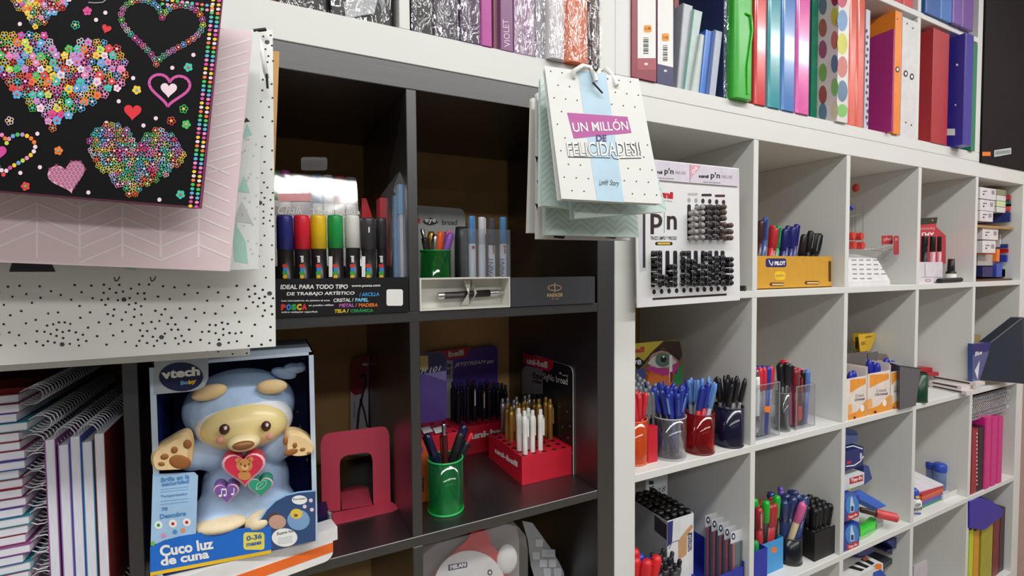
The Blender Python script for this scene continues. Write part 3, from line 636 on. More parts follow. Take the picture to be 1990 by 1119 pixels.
ZT = lambda px, py, k=0: U(px, py, Y=yb-.001-k*.0002)
g = MB(); g.ext([ZT(*p) for p in ((300, 694), (405, 690), (405, 735), (398, 750), (385, 757), (370, 760), (300, 766))], (0, -.0012, 0), mat('a9b2bd', .45)); lp = g.build('logo_panel', t)
Q = pl_y(yb-.0023); Q.disc(352, 732, 43, mat('141b4a', .4), 1, 28, 28); Q.text('vtech', (314, 737), (389, 729), 17, PAPER, bold=.05, tl=(313, 719)); Q.text('Bo', (351, 748), (365, 746), 8, SKY, bold=.05); Q.text('by', (366, 749), (382, 745), 10, YEL, bold=.05); Q.mb.build('logo_print', lp)
# lower front card with curved top
BLU = mat('1f6fd0', .4)
pts = [(292, 1062), (320, 1050), (355, 1040), (400, 1033), (450, 1028), (527, 1022), (527, 1068), (292, 1112)]
g = MB().ext([ZT(*p) for p in pts], (0, -.001, 0), BLU); fp = g.build('front_card', t)
Q = pl_y(yb-.0022); Q.text('Cuco luz', (312, 1082), (416, 1066), 24, PAPER, bold=.04, tl=(309, 1060)); Q.text('de cuna', (313, 1100), (407, 1084), 18, PAPER, bold=.04, tl=(311, 1082))
Q.poly([(292, 1112), (527, 1068), (527, 1075), (292, 1119)], YEL, 1); Q.poly(rrect(473, 1034, 514, 1068, 6), mat('e9dc62', .5), 1); Q.text('0-36', (479, 1051), (509, 1046), 10, mat('2f5fa8'), bold=.03); Q.text('meses', (479, 1062), (508, 1057), 6.5, mat('2f5fa8'), bold=.03); Q.mb.build('card_print', fp)
g = MB().ext([ZT(*p) for p in ((297, 921), (378, 917), (385, 924), (381, 1036), (350, 1041), (320, 1049), (293, 1060))], (0, -.0008, 0), mat('a6c9ea', .45)); ip = g.build('info_card', t)
Q = pl_y(yb-.002); TX = mat('4f8fc8'); Q.text('Brilla en la', (313, 937), (368, 929), 9, TX, bold=.02); Q.text('oscuridad', (314, 945), (367, 938), 8, TX, bold=.03); Q.text('Temporizador', (312, 968), (365, 962), 6, TX, bold=.02); Q.text('70', (314, 993), (326, 991), 7, TX, bold=.03); Q.text('Descubre', (311, 1008), (361, 1001), 9, TX, bold=.03)
for y in (951, 956, 974, 980): Q.ring([(312, y), (366, y-6)], 1.2, mat('7fb0dc'), 1, False)
for x, c in ((308, GREEN), (336, RED), (363, RED)): Q.disc(x, 1020-(x-308)*.1, 8, PAPER, 1, 12); Q.disc(x, 1020-(x-308)*.1, 3.5, c, 2, 6)
for x, y, c in ((318, 1040, 'e58fc0'), (340, 1033, '4f8fd8'), (356, 1030, 'f0905a'), (297, 1056, '6fbf4a')): Q.disc(x, y, 5, mat(c), 1.5, 5)
Q.mb.build('card_print', ip)
pts = [(500, 1024), (506, 1008), (518, 990), (535, 973), (556, 962), (580, 956), (613, 953), (613, 1050), (527, 1068), (527, 1022)]
g = MB().ext([ZT(*p) for p in pts], (0, -.001, 0), mat('34507f', .4)); cp = g.build('picture_card', t)
Q = pl_y(yb-.0022); Q.ring(pts[:7], 3, mat('8fc6ee'), 1, False); Q.disc(582, 971, 15, PAPER, 2, 18, 9); Q.disc(553, 1044, 25, PAPER, 2, 20, 18); Q.text('Suave luz', (538, 1040), (571, 1033), 6, mat('6a86b8')); Q.text('Dormilón', (570, 972), (594, 970), 4, mat('6a86b8'))
Q.disc(539, 1014, 17, mat('c9a08c'), 1, 16, 14); Q.disc(535, 1008, 16, mat('5a4436'), .8, 14, 12); Q.disc(580, 1010, 22, mat('7fa6d0'), 1, 18, 20); Q.disc(576, 998, 12, mat('e6c84e'), 1.5, 14, 10); Q.disc(575, 1001, 4, mat('7a5a2e'), 2, 10, 3)
for x, y in ((592, 975+9), (604, 972), (606, 990)): Q.disc(x, y, 4, mat('e9d0e0'), 1.5, 8)
for i in range(4): Q.ring([(540, 1046+i*3.5), (568, 1041+i*3.5)], .8, mat('9fb0c8'), 3, False)
Q.mb.build('picture_print', cp)
# the plush itself
yp = .075+SH; T_ = thing('plush_toy', 'plush baby bear in pale blue hooded pyjamas sitting in the blue box', 'plush toy', U(470, 1030, Y=yp))
PX = (U(500, 900, Y=yp)-U(499, 900, Y=yp)).length*1.0
def E(px, py, rx, ry, rd, y=yp, rot=0):
    c = U(px, py, Y=y if y == yp else y+SH); return c, (rx*PX, rd*PX, ry*PX), M.Rotation(rot, 3, 'Y')
PB = mat('bcd6f8', .9, var=.05, sc=90, bump=.25, spec=.2); TAN = mat('efd09c', .85, var=.06, sc=90, bump=.2, spec=.2); CREAM = mat('ecd9b4', .85, var=.05, sc=90, bump=.2)
g = MB()
for a in (E(468, 790, 107, 82, 70), E(480, 940, 84, 95, 60, .07), E(436, 985, 54, 46, 52, .06), E(526, 985, 54, 50, 52, .06), E(408, 880, 44, 34, 34, .055, .5), E(376, 888, 30, 27, 26, .045, .2), E(540, 866, 42, 32, 32, .055, -.5), E(556, 862, 24, 24, 24, .045), E(420, 1010, 44, 30, 46, .045), E(510, 1008, 42, 28, 46, .045)): g.ell(a[0], a[1], PB, a[2], 20, 14)
b = g.build('body', T_); m_ = b.modifiers.new('skin', 'REMESH'); m_.mode = 'VOXEL'; m_.voxel_size = .0032; m_.use_smooth_shade = True; m_ = b.modifiers.new('soft', 'SMOOTH'); m_.iterations = 6; m_.factor = .6
def part(name, *es, m=PB, p=T_, n=(18, 12)):
    g = MB()
    for a in es: g.ell(a[0], a[1], m, a[2], *n)
    return g.build(name, p)
part('hood_knot', E(552, 725, 26, 12, 12, .06, .35), E(570, 716, 20, 12, 12, .06, .1), E(583, 714, 12, 11, 10, .06))
part('ear', E(407, 762, 31, 15, 12, .035, -.18), m=TAN); part('ear', E(529, 751, 29, 15, 12, .035, .05), m=TAN)
FY = mat('fde8a4', .3, var=.02, spec=.6); fc = part('face', E(477, 824, 82, 51, 46, .045), m=FY, n=(32, 20))
part('hood_lining', E(477, 820, 90, 58, 44, .0505), m=mat('f2f4fa', .9, bump=.2, sc=90), n=(32, 20))
part('muzzle', E(474, 859, 29, 18, 22, .012), m=mat('efdcab', .3), p=fc)
part('nose', E(473, 865, 19, 8.5, 8, -.001), m=mat('8a5a2c', .3), p=fc)
for x, y in ((436, 834), (517, 828)):
    e_ = part('eye', E(x, y, 9, 10.5, 5, .0125), m=mat('4a2a1c', .15), p=fc); g = MB(); c_, r_, _ = E(x+2, y-2, 3.2, 3.6, 2, .009); g.ell(c_, r_, mat('f6e6f0', .3), None, 8, 6); g.build('eye_glint', T_)
for x, y in ((427, 855), (524, 848)): part('cheek', E(x, y, 6.5, 6.5, 3, .0135), m=mat('e29a8c', .5), p=fc)
# paws
def paw(pts, pads, y):
    y = y-.012; ys = y+SH; g = MB(); n = len(pts); c = U(sum(p[0] for p in pts)/n, sum(p[1] for p in pts)/n, Y=ys)
    f = [U(*p, Y=ys-.003) for p in pts]; fi = [c+(q-c)*.8+V((0, -.011, 0)) for q in f]; bk = [q+V((0, .016, 0)) for q in f]; bi = [c+(q-c)*.8+V((0, .03, 0)) for q in f]
    for A, B in ((fi, f), (f, bk), (bk, bi)): g.add(A+B, [(i, n+i, n+(i+1) % n, (i+1) % n) for i in range(n)], TAN, True)
    g.add(fi, [list(range(n))], TAN, True); g.add(bi, [list(range(n))[::-1]], TAN, True); o = g.build('paw', T_); s = o.modifiers.new('soft', 'SUBSURF'); s.levels = s.render_levels = 2
    for px, py, rx, ry, ro in pads:
        a = E(px, py, rx, ry, 3, y-.0128, ro); h = MB(); h.ell(a[0], a[1], mat('9a5f2c', .6), a[2], 12, 8); h.build('paw_pad', o)
paw([(291, 885), (300, 868), (322, 858), (345, 842), (364, 836), (374, 850), (375, 885), (370, 912), (345, 912), (315, 914), (296, 913)], [(349, 897, 19, 13, .6), (364, 863, 7, 9, -.2), (339, 874, 6, 7, 0), (320, 887, 7, 6, 0), (314, 901, 6, 4, .4)], .03)
paw([(552, 842), (562, 834), (585, 838), (605, 850), (614, 868), (612, 880), (590, 885), (565, 886), (551, 875)], [(566, 878, 14, 7, -.15), (555, 857, 5, 8, 0), (573, 865, 5, 6, 0), (588, 873, 6, 4, 0), (600, 880, 5, 3, 0)], .03)
part('foot', E(428, 1018, 46, 15, 30, .025, .06), m=CREAM); part('foot', E(504, 1010, 28, 17, 28, .025, -.2), m=CREAM)
def hrt(px, py, w_, hx, y, name):
    y += SH; g = MB(); a = heart(px, py, w_, -.06, 30, .86); f = [U(*p, Y=y) for p in a]; c = U(px, py, Y=y-.003); i_ = [U(px+(p[0]-px)*.88, py+(p[1]-py)*.88, Y=y-.0025) for p in a]; n = len(a)
    m_ = mat(hx, .35); m2 = mat('e9b8c4', .4) if name == 'heart_button' else m_
    g.add(f+i_, [(k, (k+1) % n, n+(k+1) % n, n+k) for k in range(n)], m2, True); g.add(i_, [list(range(n))[::-1]], m_); bk = [q+V((0, .02, 0)) for q in f]; g.add(f+bk, [(n+k, n+(k+1) % n, (k+1) % n, k) for k in range(n)], m_)
    return g.build(name, T_)
h1 = hrt(474, 909, 86, 'd0304a', .006, 'heart_button'); hrt(440, 957, 51, '7d5aa8', .008, 'heart_button'); hrt(506, 945, 51, '2f9a78', .008, 'heart_button')
Q = pl_y(.0034+SH); Q.disc(475, 904, 16, mat('c98a4c', .5), 1, 18, 13); Q.disc(462, 894, 5, mat('c98a4c'), 1, 10); Q.disc(488, 892, 5, mat('c98a4c'), 1, 10); Q.disc(476, 908, 7, mat('e0b47c'), 2, 12, 5); Q.disc(476, 905, 2.5, mat('6a3a1c'), 3, 8); Q.disc(475, 924, 13, mat('c98a4c'), 1, 14, 9)
for x in (468, 484): Q.disc(x, 901, 1.6, INK, 3, 6)
Q.done(T_, 'heart_print'); Q = pl_y(.0054+SH)
for x, y in ((428, 963), (437, 962), (452, 960)): Q.disc(x, y, 3.2, PAPER, 1, 8, 2.4); Q.rect(x+1.8, y-12, x+3.4, y, PAPER, 1)
Q.rect(430, 949, 440, 952, PAPER, 1); Q.ring([(497, 951), (500, 940), (510, 934), (518, 933), (516, 943), (508, 950), (497, 951), (512, 938)], 1.3, mat('9fdcc0'), 1, False); Q.done(T_, 'heart_print')
# navy spiral notebook behind, under the bookend
t = thing('spiral_notebook', 'navy spiral notebook between the plush toy box and the pink bookend', 'notebook', (-.62, .07, bkz+.001))
nx_ = U(641, 1015, Y=.045).x; MB().box((-.7, .045, bkz+.001), (nx_, .095, U(630, 1003, Y=.045).z), mat('1c1a4a', .4)).build('cover', t)
g = MB()
for i in range(9):
    z = bkz+.003+i*.0024; c = V((nx_, .045, z)); g.tube([c+V((.004*math.cos(a), -.004*math.sin(a), 0)) for a in [k*PI/4 for k in range(8)]], .0007, WIRE, 5, True)
g.build('spiral_wire', t)
# ---------------------------------------------------------------- pink bookend
t = thing('bookend', 'coral pink metal bookend with an arched cut-out on the black shelf', 'bookend', (-.5, .14, B2))
CO = mat('d84a62', .4, var=.02); pl_ = U(626, 998, Z=B2+.002); pr_ = U(759, 974, Z=B2+.002); d = (pr_-pl_); up_ = V((0, 0, 1)); nn = V((-d.y, d.x, 0)).normalized()
P = Pl(pl_, pr_, pl_+up_); P.e = 0; W_ = d.length; zt_ = P.at(700, 836).z-B2
def bp(u, v): return pl_+d*u+V((0, 0, v))
out = [bp(0, 0), bp(0, zt_*.86), bp(.02, zt_*.94), bp(.06, zt_*.985), bp(.12, zt_), bp(.88, zt_), bp(.94, zt_*.985), bp(.98, zt_*.94), bp(1, zt_*.86), bp(1, 0)]
ih = zt_*.69; inn = [bp(.74, 0), bp(.74, ih*.82), bp(.725, ih*.93), bp(.68, ih*.985), bp(.62, ih), bp(.38, ih), bp(.32, ih*.985), bp(.275, ih*.93), bp(.26, ih*.82), bp(.26, 0)]
g = MB(); th = nn*.0016
# frame ring as quads between outer and inner outline
for off, fl in ((V((0, 0, 0)), 0), (th, 1)):
    n = len(out)
    for i in range(n-1): q = [out[i]+off, out[i+1]+off, inn[n-2-i]+off, inn[n-1-i]+off]; g.poly(q if fl else q[::-1], CO)
for ring in (out, inn):
    for i in range(len(ring)-1): g.poly([ring[i], ring[i+1], ring[i+1]+th, ring[i]+th], CO)
g.build('upright_plate', t)
lp_ = [U(*p, Z=B2+.0018) for p in ((626, 1000), (632, 1008), (643, 1017), (655, 1017), (764, 992), (778, 985), (759, 974))]
MB().ext(lp_, (0, 0, -.0016), CO).build('base_lip', t)
MB().ext([bp(.28, .0018), bp(.72, .0018), bp(.72, .0018)+nn*.07, bp(.62, .0018)+nn*.085, bp(.38, .0018)+nn*.085, bp(.28, .0018)+nn*.07], (0, 0, -.0016), CO).build('base_tongue', t)
# blister card at the back
t = thing('blister_card', 'narrow red and white blister card against the back board beside the bookend', 'blister card', (-.45, .355, B2))
pts = [U(x, y, Y=.355) for x, y in ((681, 712), (686, 700), (695, 694), (716, 692), (716, 885), (681, 885))]; MB().ext(pts, (0, .002, 0), mat('c9c9cf', .4)).build('card', t)
P = pl_y(.355); P.poly([(681, 712), (686, 700), (695, 694), (715, 692), (715, 752), (702, 765), (690, 768), (681, 760)], mat('a8242c'), 1); P.disc(709, 708, 6, PAPER, 2, 10, 3)
P.ring([(700, 735), (705, 726), (711, 735), (706, 760), (697, 800), (694, 835)], 5, mat('3a3a3e'), 2, False); P.ring([(700, 775), (708, 800), (714, 830)], 4, mat('3a3a3e'), 2, False); P.text('titanium', (690, 810), (690, 780), 0, INK, 2, 0, tl=(686, 810)); P.done(t)
# ---------------------------------------------------------------- notebooks in the left cell
_nb = {}
WIRE2 = mat('dcdee2', .3, .35)
ORD = 'top second third fourth fifth sixth seventh eighth ninth tenth eleventh twelfth thirteenth fourteenth fifteenth sixteenth seventeenth eighteenth nineteenth twentieth'.split()
def notebook(hx, T, label, group, TK=.0102, ln=.27, wd=.2):
    k = (hx, TK)
    if k not in _nb:
        pg = mat('dfe0ea', .75, var=.1, sc=200, st=(.2, .2, 6)); cv = mat(hx, .45)
        a = _mesh('pages', MB().box((-wd, 0, .0009), (-.004, ln, TK-.0009), pg)); b = _mesh('cover', MB().box((-wd, -.0006, 0), (-.003, ln, .0009), cv)); c2 = _mesh('cover', MB().box((-wd, -.0006, TK-.0009), (-.003, ln, TK), cv))
        g = MB(); ns = int(ln/.0098)
        for i in range(ns):
            y = .005+i*.0098; g.tube([V((.005+.0112*math.cos(a_), y+.001*math.sin(a_), TK/2+.0096*math.sin(a_))) for a_ in [q*2*PI/10 for q in range(10)]], .00085, WIRE2, 4, True)
        _nb[k] = (a, b, c2, _mesh('spiral_wire', g))
    o = bpy.data.objects.new('spiral_notebook', None); C.objects.link(o); o.matrix_world = T; tag(o, label, 'notebook', group); WM[o.name] = T
    for me, n in zip(_nb[k], ('pages', 'cover', 'cover', 'spiral_wire')):
        c = bpy.data.objects.new(n, me); C.objects.link(c); c.parent = o
xs_ = U(50, 800, Y=.002).x
cols = [('8a2f34', 'red'), ('8d4a86', 'purple'), ('4a55a8', 'blue'), ('2b8c96', 'teal'), ('a8485a', 'rose')]
topz = U(40, 765, Y=.002).z; n = int((topz-B2)/.0104); base = topz-n*.0104
for i in range(n):
    z = B2+i*(topz-B2)/n; h, nm = cols[(n-1-i) % 5]; right = (n-1-i) in (0, 3, 5, 7, 9, 11, 13, 16, 18, 20, 22)
    T = M.Translation((xs_+(R.uniform(-.004, .004)), .002+R.uniform(0, .005), z)) if right else M.Translation((xs_-.206+R.uniform(-.004, .002), .272+R.uniform(0, .004), z)) @ M.Rotation(PI, 4, 'Z')
    notebook(h, T, nm+' spiral notebook, '+((ORD[n-1-i]+(' of' if i == n-1 else ' from the top of')) if n-1-i < 20 else 'near the bottom of')+' the flat stack', 'flat stack of spiral notebooks')
zs_ = U(150, 848, Y=.002).z; wd_ = zs_-B2-.012
for px, h, nm in ((90, '8d4a86', 'purple'), (116, '8a6ab0', 'violet'), (139, '4a55a8', 'blue'), (162, '2b7fa8', 'teal blue'), (186, '7a2f2c', 'maroon')):
    x = U(px, 950, Y=.002).x; x2 = U(px+22, 950, Y=.002).x
    T = M.Translation((x2, .002, zs_-.004)) @ M.Rotation(-PI/2, 4, 'Y') if px in (116, 162) else M.Translation((x, .002, zs_-wd_)) @ M.Rotation(PI/2, 4, 'Y')
    notebook(h, T, nm+' covered spiral notebook standing upright beside the flat stack', 'upright spiral notebooks', TK=x2-x, wd=wd_)
# ---------------------------------------------------------------- black cell row 2: displays
RD = mat('cf1f35', .4)
t = thing('pen_display', 'red counter display with white, gold and silver gel pens and a black back card', 'display box', (-.146, .16, B2))
A, Bx, Cy = V((-.207, .082, B2)), V((-.0935, .08, B2)), .2395
zt_ = U(1017, 887, Y=.082).z
def tray(t, x0, x1, y0, y1, z0, zf, m, nx, ny, hr=.0055, hm=None):
    MB().box((x0, y0, z0), (x1, y0+.0015, zf), m).build('front_panel', t); MB().box((x0, y0+.0015, z0), (x0+.0015, y1, zf), m).build('side_panel', t); MB().box((x1-.0015, y0+.0015, z0), (x1, y1, zf), m).build('side_panel', t)
    MB().box((x0+.0015, y0+.0015, zf-.005), (x1-.0015, y1, zf-.0035), m).build('tray_top', t)
    g = MB()
    for i in range(nx):
        for j in range(ny): g.cyl((x0+(i+.5)*(x1-x0)/nx, y0+(j+.5)*(y1-y0)/ny, zf-.0034), (x0+(i+.5)*(x1-x0)/nx, y0+(j+.5)*(y1-y0)/ny, zf-.0031), hr, hr, hm or mat('3a0d14', .6), 10)
    g.build('pen_holes', t)['kind'] = 'stuff'
tray(t, A.x, Bx.x, A.y, Cy, B2+.0004, zt_, RD, 5, 7)
zc = U(1107, 713, Y=.085).z
cardp = [V((-.0925, .079, B2)), V((-.0925, .079, zc-.012)), V((-.0925, .083, zc-.003)), V((-.0925, .092, zc)), V((-.0925, .245, zc)), V((-.0925, .245, B2))]
MB().ext(cardp, (.0018, 0, 0), mat('1b1a1c', .25), mat('e0e0de', .5)).build('back_card', t)
P = pl_x(-.0926); P.poly([(1017, 686), (1076, 700), (1074, 716), (1066, 722), (1017, 706)], RD); P.text('uni-ball', (1024, 706), (1064, 716), 10, PAPER, bold=.06, tl=(1024, 694))
P.poly([(1015, 720), (1022, 710), (1055, 718), (1055, 765), (1015, 765)], mat('8d8d8f', .4)); P.text('Este', (1036, 734), (1054, 738), 11, INK, bold=.03); P.text('roller', (1035, 744), (1054, 747), 8, INK, bold=.03)
P.text('SigNo broad', (1056, 740), (1103, 752), 10, PAPER, bold=.0, tl=(1056, 724)); P.disc(1089, 725, 2.2, PAPER, 1, 8); P.text('uni', (1092, 729), (1104, 732), 3, PAPER, bold=0)
for x, y in ((1088, 790), (1102, 800), (1093, 830), (1108, 828), (1104, 850), (1097, 862), (1112, 880)): P.disc(x, y, 1.5, mat('7a7a7a'), 1, 6)
P.done(t)
P = pl_y(A.y); pass
Q = pl_x(A.x-.0001); Q.text('uni-ball', (962, 879), (1006, 908), 10, PAPER, bold=.06, tl=(962, 869)); Q.done(t)
GR = 'gel pens in the red display'
def sg(bx, by, tx, ty, m, m2, lab, s=1.15):
    b = U(800+bx/2.946, 640+by/2.946, Z=zt_-.006); tp = U(800+tx/2.946, 640+ty/2.946, Y=b.y+.002); d = (tp-b).normalized(); b2 = b-d*.03
    pen(pen_parts('gel', m, m2, m2, s, round((tp-b2).length, 3)), b2, tp, lab, GR, 'gel_pen', roll=R.uniform(1, 2.6))
WP, GO, SI = mat('f2f1ec', .3), mat('b8924a', .3, .5), mat('b5b7ba', .3, .6)
for a in ((617, 700, 612, 450), (650, 720, 645, 465), (692, 705, 692, 462), (737, 695, 738, 455), (668, 690, 668, 448)): sg(*a, WP, WP, 'white gel pen in the red display with the black card')
for tx, ty in ((545, 425), (570, 440), (615, 418), (640, 412), (662, 408), (700, 398), (728, 396), (768, 385), (793, 398), (600, 430)): sg(tx+2, ty+(235 if tx > 700 else 205), tx, ty, GO, GO, 'gold gel pen in the red display with the black card')
for tx, ty in ((520, 393), (550, 390), (600, 383), (585, 402), (648, 378), (672, 370), (712, 366), (745, 376)): sg(tx+2, ty+185, tx, ty, SI, SI, 'silver gel pen in the red display with the black card')
# purple pen display at the back
t = thing('pen_display', 'purple pen display with a red tray at the back of the cell', 'display box', (-.2, .33, B2))
y0, yc = .275, .362; jx0, jx1 = U(866, 850, Y=y0).x, U(985, 850, Y=y0).x; jz = U(950, 822, Y=y0).z
tray(t, jx0, jx1, y0, yc, B2+.0004, jz, RD, 8, 4, .0045, mat('2b1230', .6))
cp = [U(x, y, Y=yc) for x, y in ((830, 690), (955, 671), (963, 672), (967, 680), (967, 820), (830, 830))]
MB().ext(cp, (0, .0015, 0), mat('5a3f9e', .4)).build('back_card', t)
P = pl_y(yc); P.poly([(835, 684), (915, 673), (912, 684), (905, 693), (890, 697), (835, 700)], RD); P.text('ball', (871, 694), (901, 690), 11, PAPER, bold=.06); P.rect(864, 700, 880, 812, mat('c9c9d0', .5)); P.text('er', (866, 728), (877, 727), 10, INK, k=3); P.text('le', (867, 714), (877, 713), 10, INK, k=3)
P.text('JETSTREAM', (882, 715), (944, 708), 9.5, PAPER, bold=.02, shear=.35); P.text('SPORT', (946, 707), (960, 705), 6, PAPER, bold=.04); P.done(t)
Q = pl_y(y0); Q.text('uni-ball', (915, 854), (983, 841), 13, PAPER, bold=.05); Q.done(t)
for i, (px, py) in enumerate(((880, 741), (890, 745), (897, 743), (909, 737), (917, 741), (922, 739), (933, 742), (940, 744), (946, 739), (951, 743), (960, 742), (968, 744), (975, 744), (982, 748))):
    tp = U(px, py, Y=.335-(i % 2)*.02); b = V((tp.x, tp.y+.003, B2+.012))
    pen(pen_parts('click', mat('1a1a26', .3), mat(('1c1c3c', '4a1820')[i % 5 == 4], .3), CHROME, 1.25, round(tp.z-b.z, 3)), b, tp, 'dark click pen in the purple display, '+(ORD[i]+' from the left' if i else 'leftmost'), 'click pens in the purple display', roll=R.uniform(2.6, 3.6))
# second purple display, nearer
t = thing('pen_display', 'purple pen display with a yellow sticker beside the divider', 'display box', (-.38, .2, B2))
y0, yc = .15, .245; ax0 = -.424; ax1 = U(868, 800, Y=yc).x; az = U(850, 828, Y=.2).z
tray(t, ax0, ax1, y0, yc, B2+.0004, az, RD, 5, 3, .0045, mat('2b1230', .6))
cp = [U(x, y, Y=yc) for x, y in ((800, 690), (852, 683), (863, 686), (868, 696), (868, 840), (800, 850))]; MB().ext(cp, (0, .0015, 0), mat('6a54b0', .4)).build('back_card', t)
P = pl_y(yc); P.poly([(810, 690), (852, 684), (863, 687), (867, 697), (867, 720), (810, 728)], mat('2f2c68', .4)); P.poly([(810, 722), (867, 716), (867, 740), (830, 728)], mat('8f86c0', .4), .9); P.text('101', (834, 724), (857, 720), 10, PAPER, bold=.0, shear=.3, k=3); P.text('M', (818, 726), (829, 725), 9, PAPER, bold=0, shear=.3, k=3); P.rect(812, 691, 832, 718, mat('e0c67a', .6), 2); P.done(t)
Q = Pl((0, 0, az+.0004), (1, 0, az+.0004), (0, 1, az+.0004))
for x in (822, 845): Q.poly([(x-4, 832), (x+12, 828), (x+20, 838), (x+2, 843)], PAPER)
Q.done(t)
g = MB().box((-.4245, .105, B2+.0004), (U(846, 900, Y=.105).x, .145, U(840, 866, Y=.105).z), mat('e2622e', .45)); o = solo('small_box', g, 'orange box between the divider and the green cup', 'box')
Q = pl_y(.105); Q.text('GEL', (824, 955), (824, 925), 0, INK, 1, .03, tl=(815, 955)); Q.rect(815, 868, 822, 880, mat('7a4a9a'), 1); Q.done(o)
# green cup in front
p = U(867, 1006, Z=B2); r_ = .031; dv = V((.3, .95, 0)).normalized(); c0 = V((p.x+dv.x*r_, p.y+dv.y*r_, B2))
hc = U(867, 888, Y=c0.y).z-B2
cup('pen_cup', 'tall green translucent pen cup in front of the purple displays', c0, r_, hc, clear('3fd080', .10, .05), clear('3fd070', .75, .1))
for px, py, bx_, kd, m, m2, lab in ((828, 842, .012, 'cap', mat('15152c', .2), mat('15153a', .2), 'dark navy capped'), (862, 823, .004, 'click', mat('4a1018', .2), CHROME, 'dark red click'), (903, 824, -.012, 'cap', BLACK, mat('17173a', .2), 'black and navy'), (897, 838, -.016, 'cap', BLACK, BLACK, 'black capped'), (917, 841, -.016, 'click', BLACK, RED, 'black and red click')):
    tp = U(px, py, Y=c0.y-.002); b = V((c0.x+bx_, c0.y+R.uniform(-.01, .01), B2+.006))
    pen(pen_parts(kd, m, m2, m2 if kd == 'cap' else m, 1.3, round((tp-b).length, 3)), b, tp, lab+' pen standing in the tall green cup', 'pens in the tall green cup', 'pen', roll=R.uniform(2.5, 3.5))
# ---------------------------------------------------------------- black cell row 3: eraser pack and palette
t = thing('eraser_pack', 'clear blister pack with a white oval eraser and red shape', 'blister pack', (-.33, .06, B3))
ye, yk = .035, .07
pts = [(821, 1300), (821, 1078), (850, 1056), (930, 1034), (985, 1018), (1008, 1024), (1022, 1042), (1026, 1070), (1026, 1300)]
A_ = [U(*q, Y=ye) for q in pts]
for q in A_:
    if q.z < B3: q.z = B3
g = MB(); g.ext(A_, (0, .001, 0), clear('f8f8fa', .03, .05, 1, .06, 12)); g.build('clear_front', t)
MB().ext([q+V((0, yk-ye, 0)) for q in A_], (0, .001, 0), mat('8d8688', .5)).build('back_card', t)
g = MB()
for i in range(1, len(A_)-2): g.poly([A_[i], A_[i+1], A_[i+1]+V((0, yk-ye, 0)), A_[i]+V((0, yk-ye, 0))], CLEAR)
g.build('clear_edge', t)
Y1 = .055; f = lambda q, y: [U(*k, Y=y) for k in q]
MB().ext(f([(916, 1034), (942, 1030), (951, 1040), (953, 1056), (972, 1075), (986, 1105), (990, 1160), (840, 1160), (845, 1115), (870, 1085), (892, 1064), (908, 1050)], Y1), (0, .004, 0), mat('cc1c2a', .4)).build('red_shape', t)
cc = [(913+70*math.cos(i*PI/20), 1142+72*math.sin(i*PI/20)) for i in range(40)]; lb_ = MB().ext(f(cc, Y1-.003), (0, .002, 0), mat('e6e4e2', .4)).build('round_label', t)
Q = pl_y(Y1-.003); Q.poly([(871, 1097), (908, 1091), (908, 1102), (871, 1109)], mat('1f2f6a')); Q.text('MILAN', (875, 1106), (905, 1100), 8, PAPER, bold=.05, k=3); Q.disc(952, 1112, 5, INK, 1, 10, 6); Q.disc(952, 1112, 2.6, PAPER, 2, 8, 3); Q.mb.build('label_print', lb_)
a = U(985, 1086, Y=.056); MB().ell(a, (.021, .009, .028), mat('ebe9e4', .5), M.Rotation(-.15, 3, 'Y'), 20, 12).build('eraser', t)
t = thing('paint_palette', 'clear moulded plastic palette leaning beside the eraser blister pack', 'palette', (-.2, .1, B3))
pp = [(1015, 1012), (1035, 1016), (1063, 1055), (1075, 1072), (1088, 1095), (1096, 1112), (1100, 1160), (1050, 1160), (1032, 1100), (1026, 1050)]
MB().ext(f(pp, .10), (0, .0015, 0), clear('e9edf4', .22, .08, 1, .1, 20)).build('palette_body', t)
g = MB(); K = clear('f4f6fa', .35, .08)
for x, y in ((1048, 1055), (1060, 1075), (1072, 1075), (1056, 1095), (1074, 1095), (1064, 1112), (1084, 1112), (1042, 1080)):
    g.ext([U(x+a, y+b-.0*a, Y=.0985) for a, b in rrect(-7, -7, 7, 7, 2)], (0, .002, 0), K)
g.build('paint_wells', t)['kind'] = 'stuff'
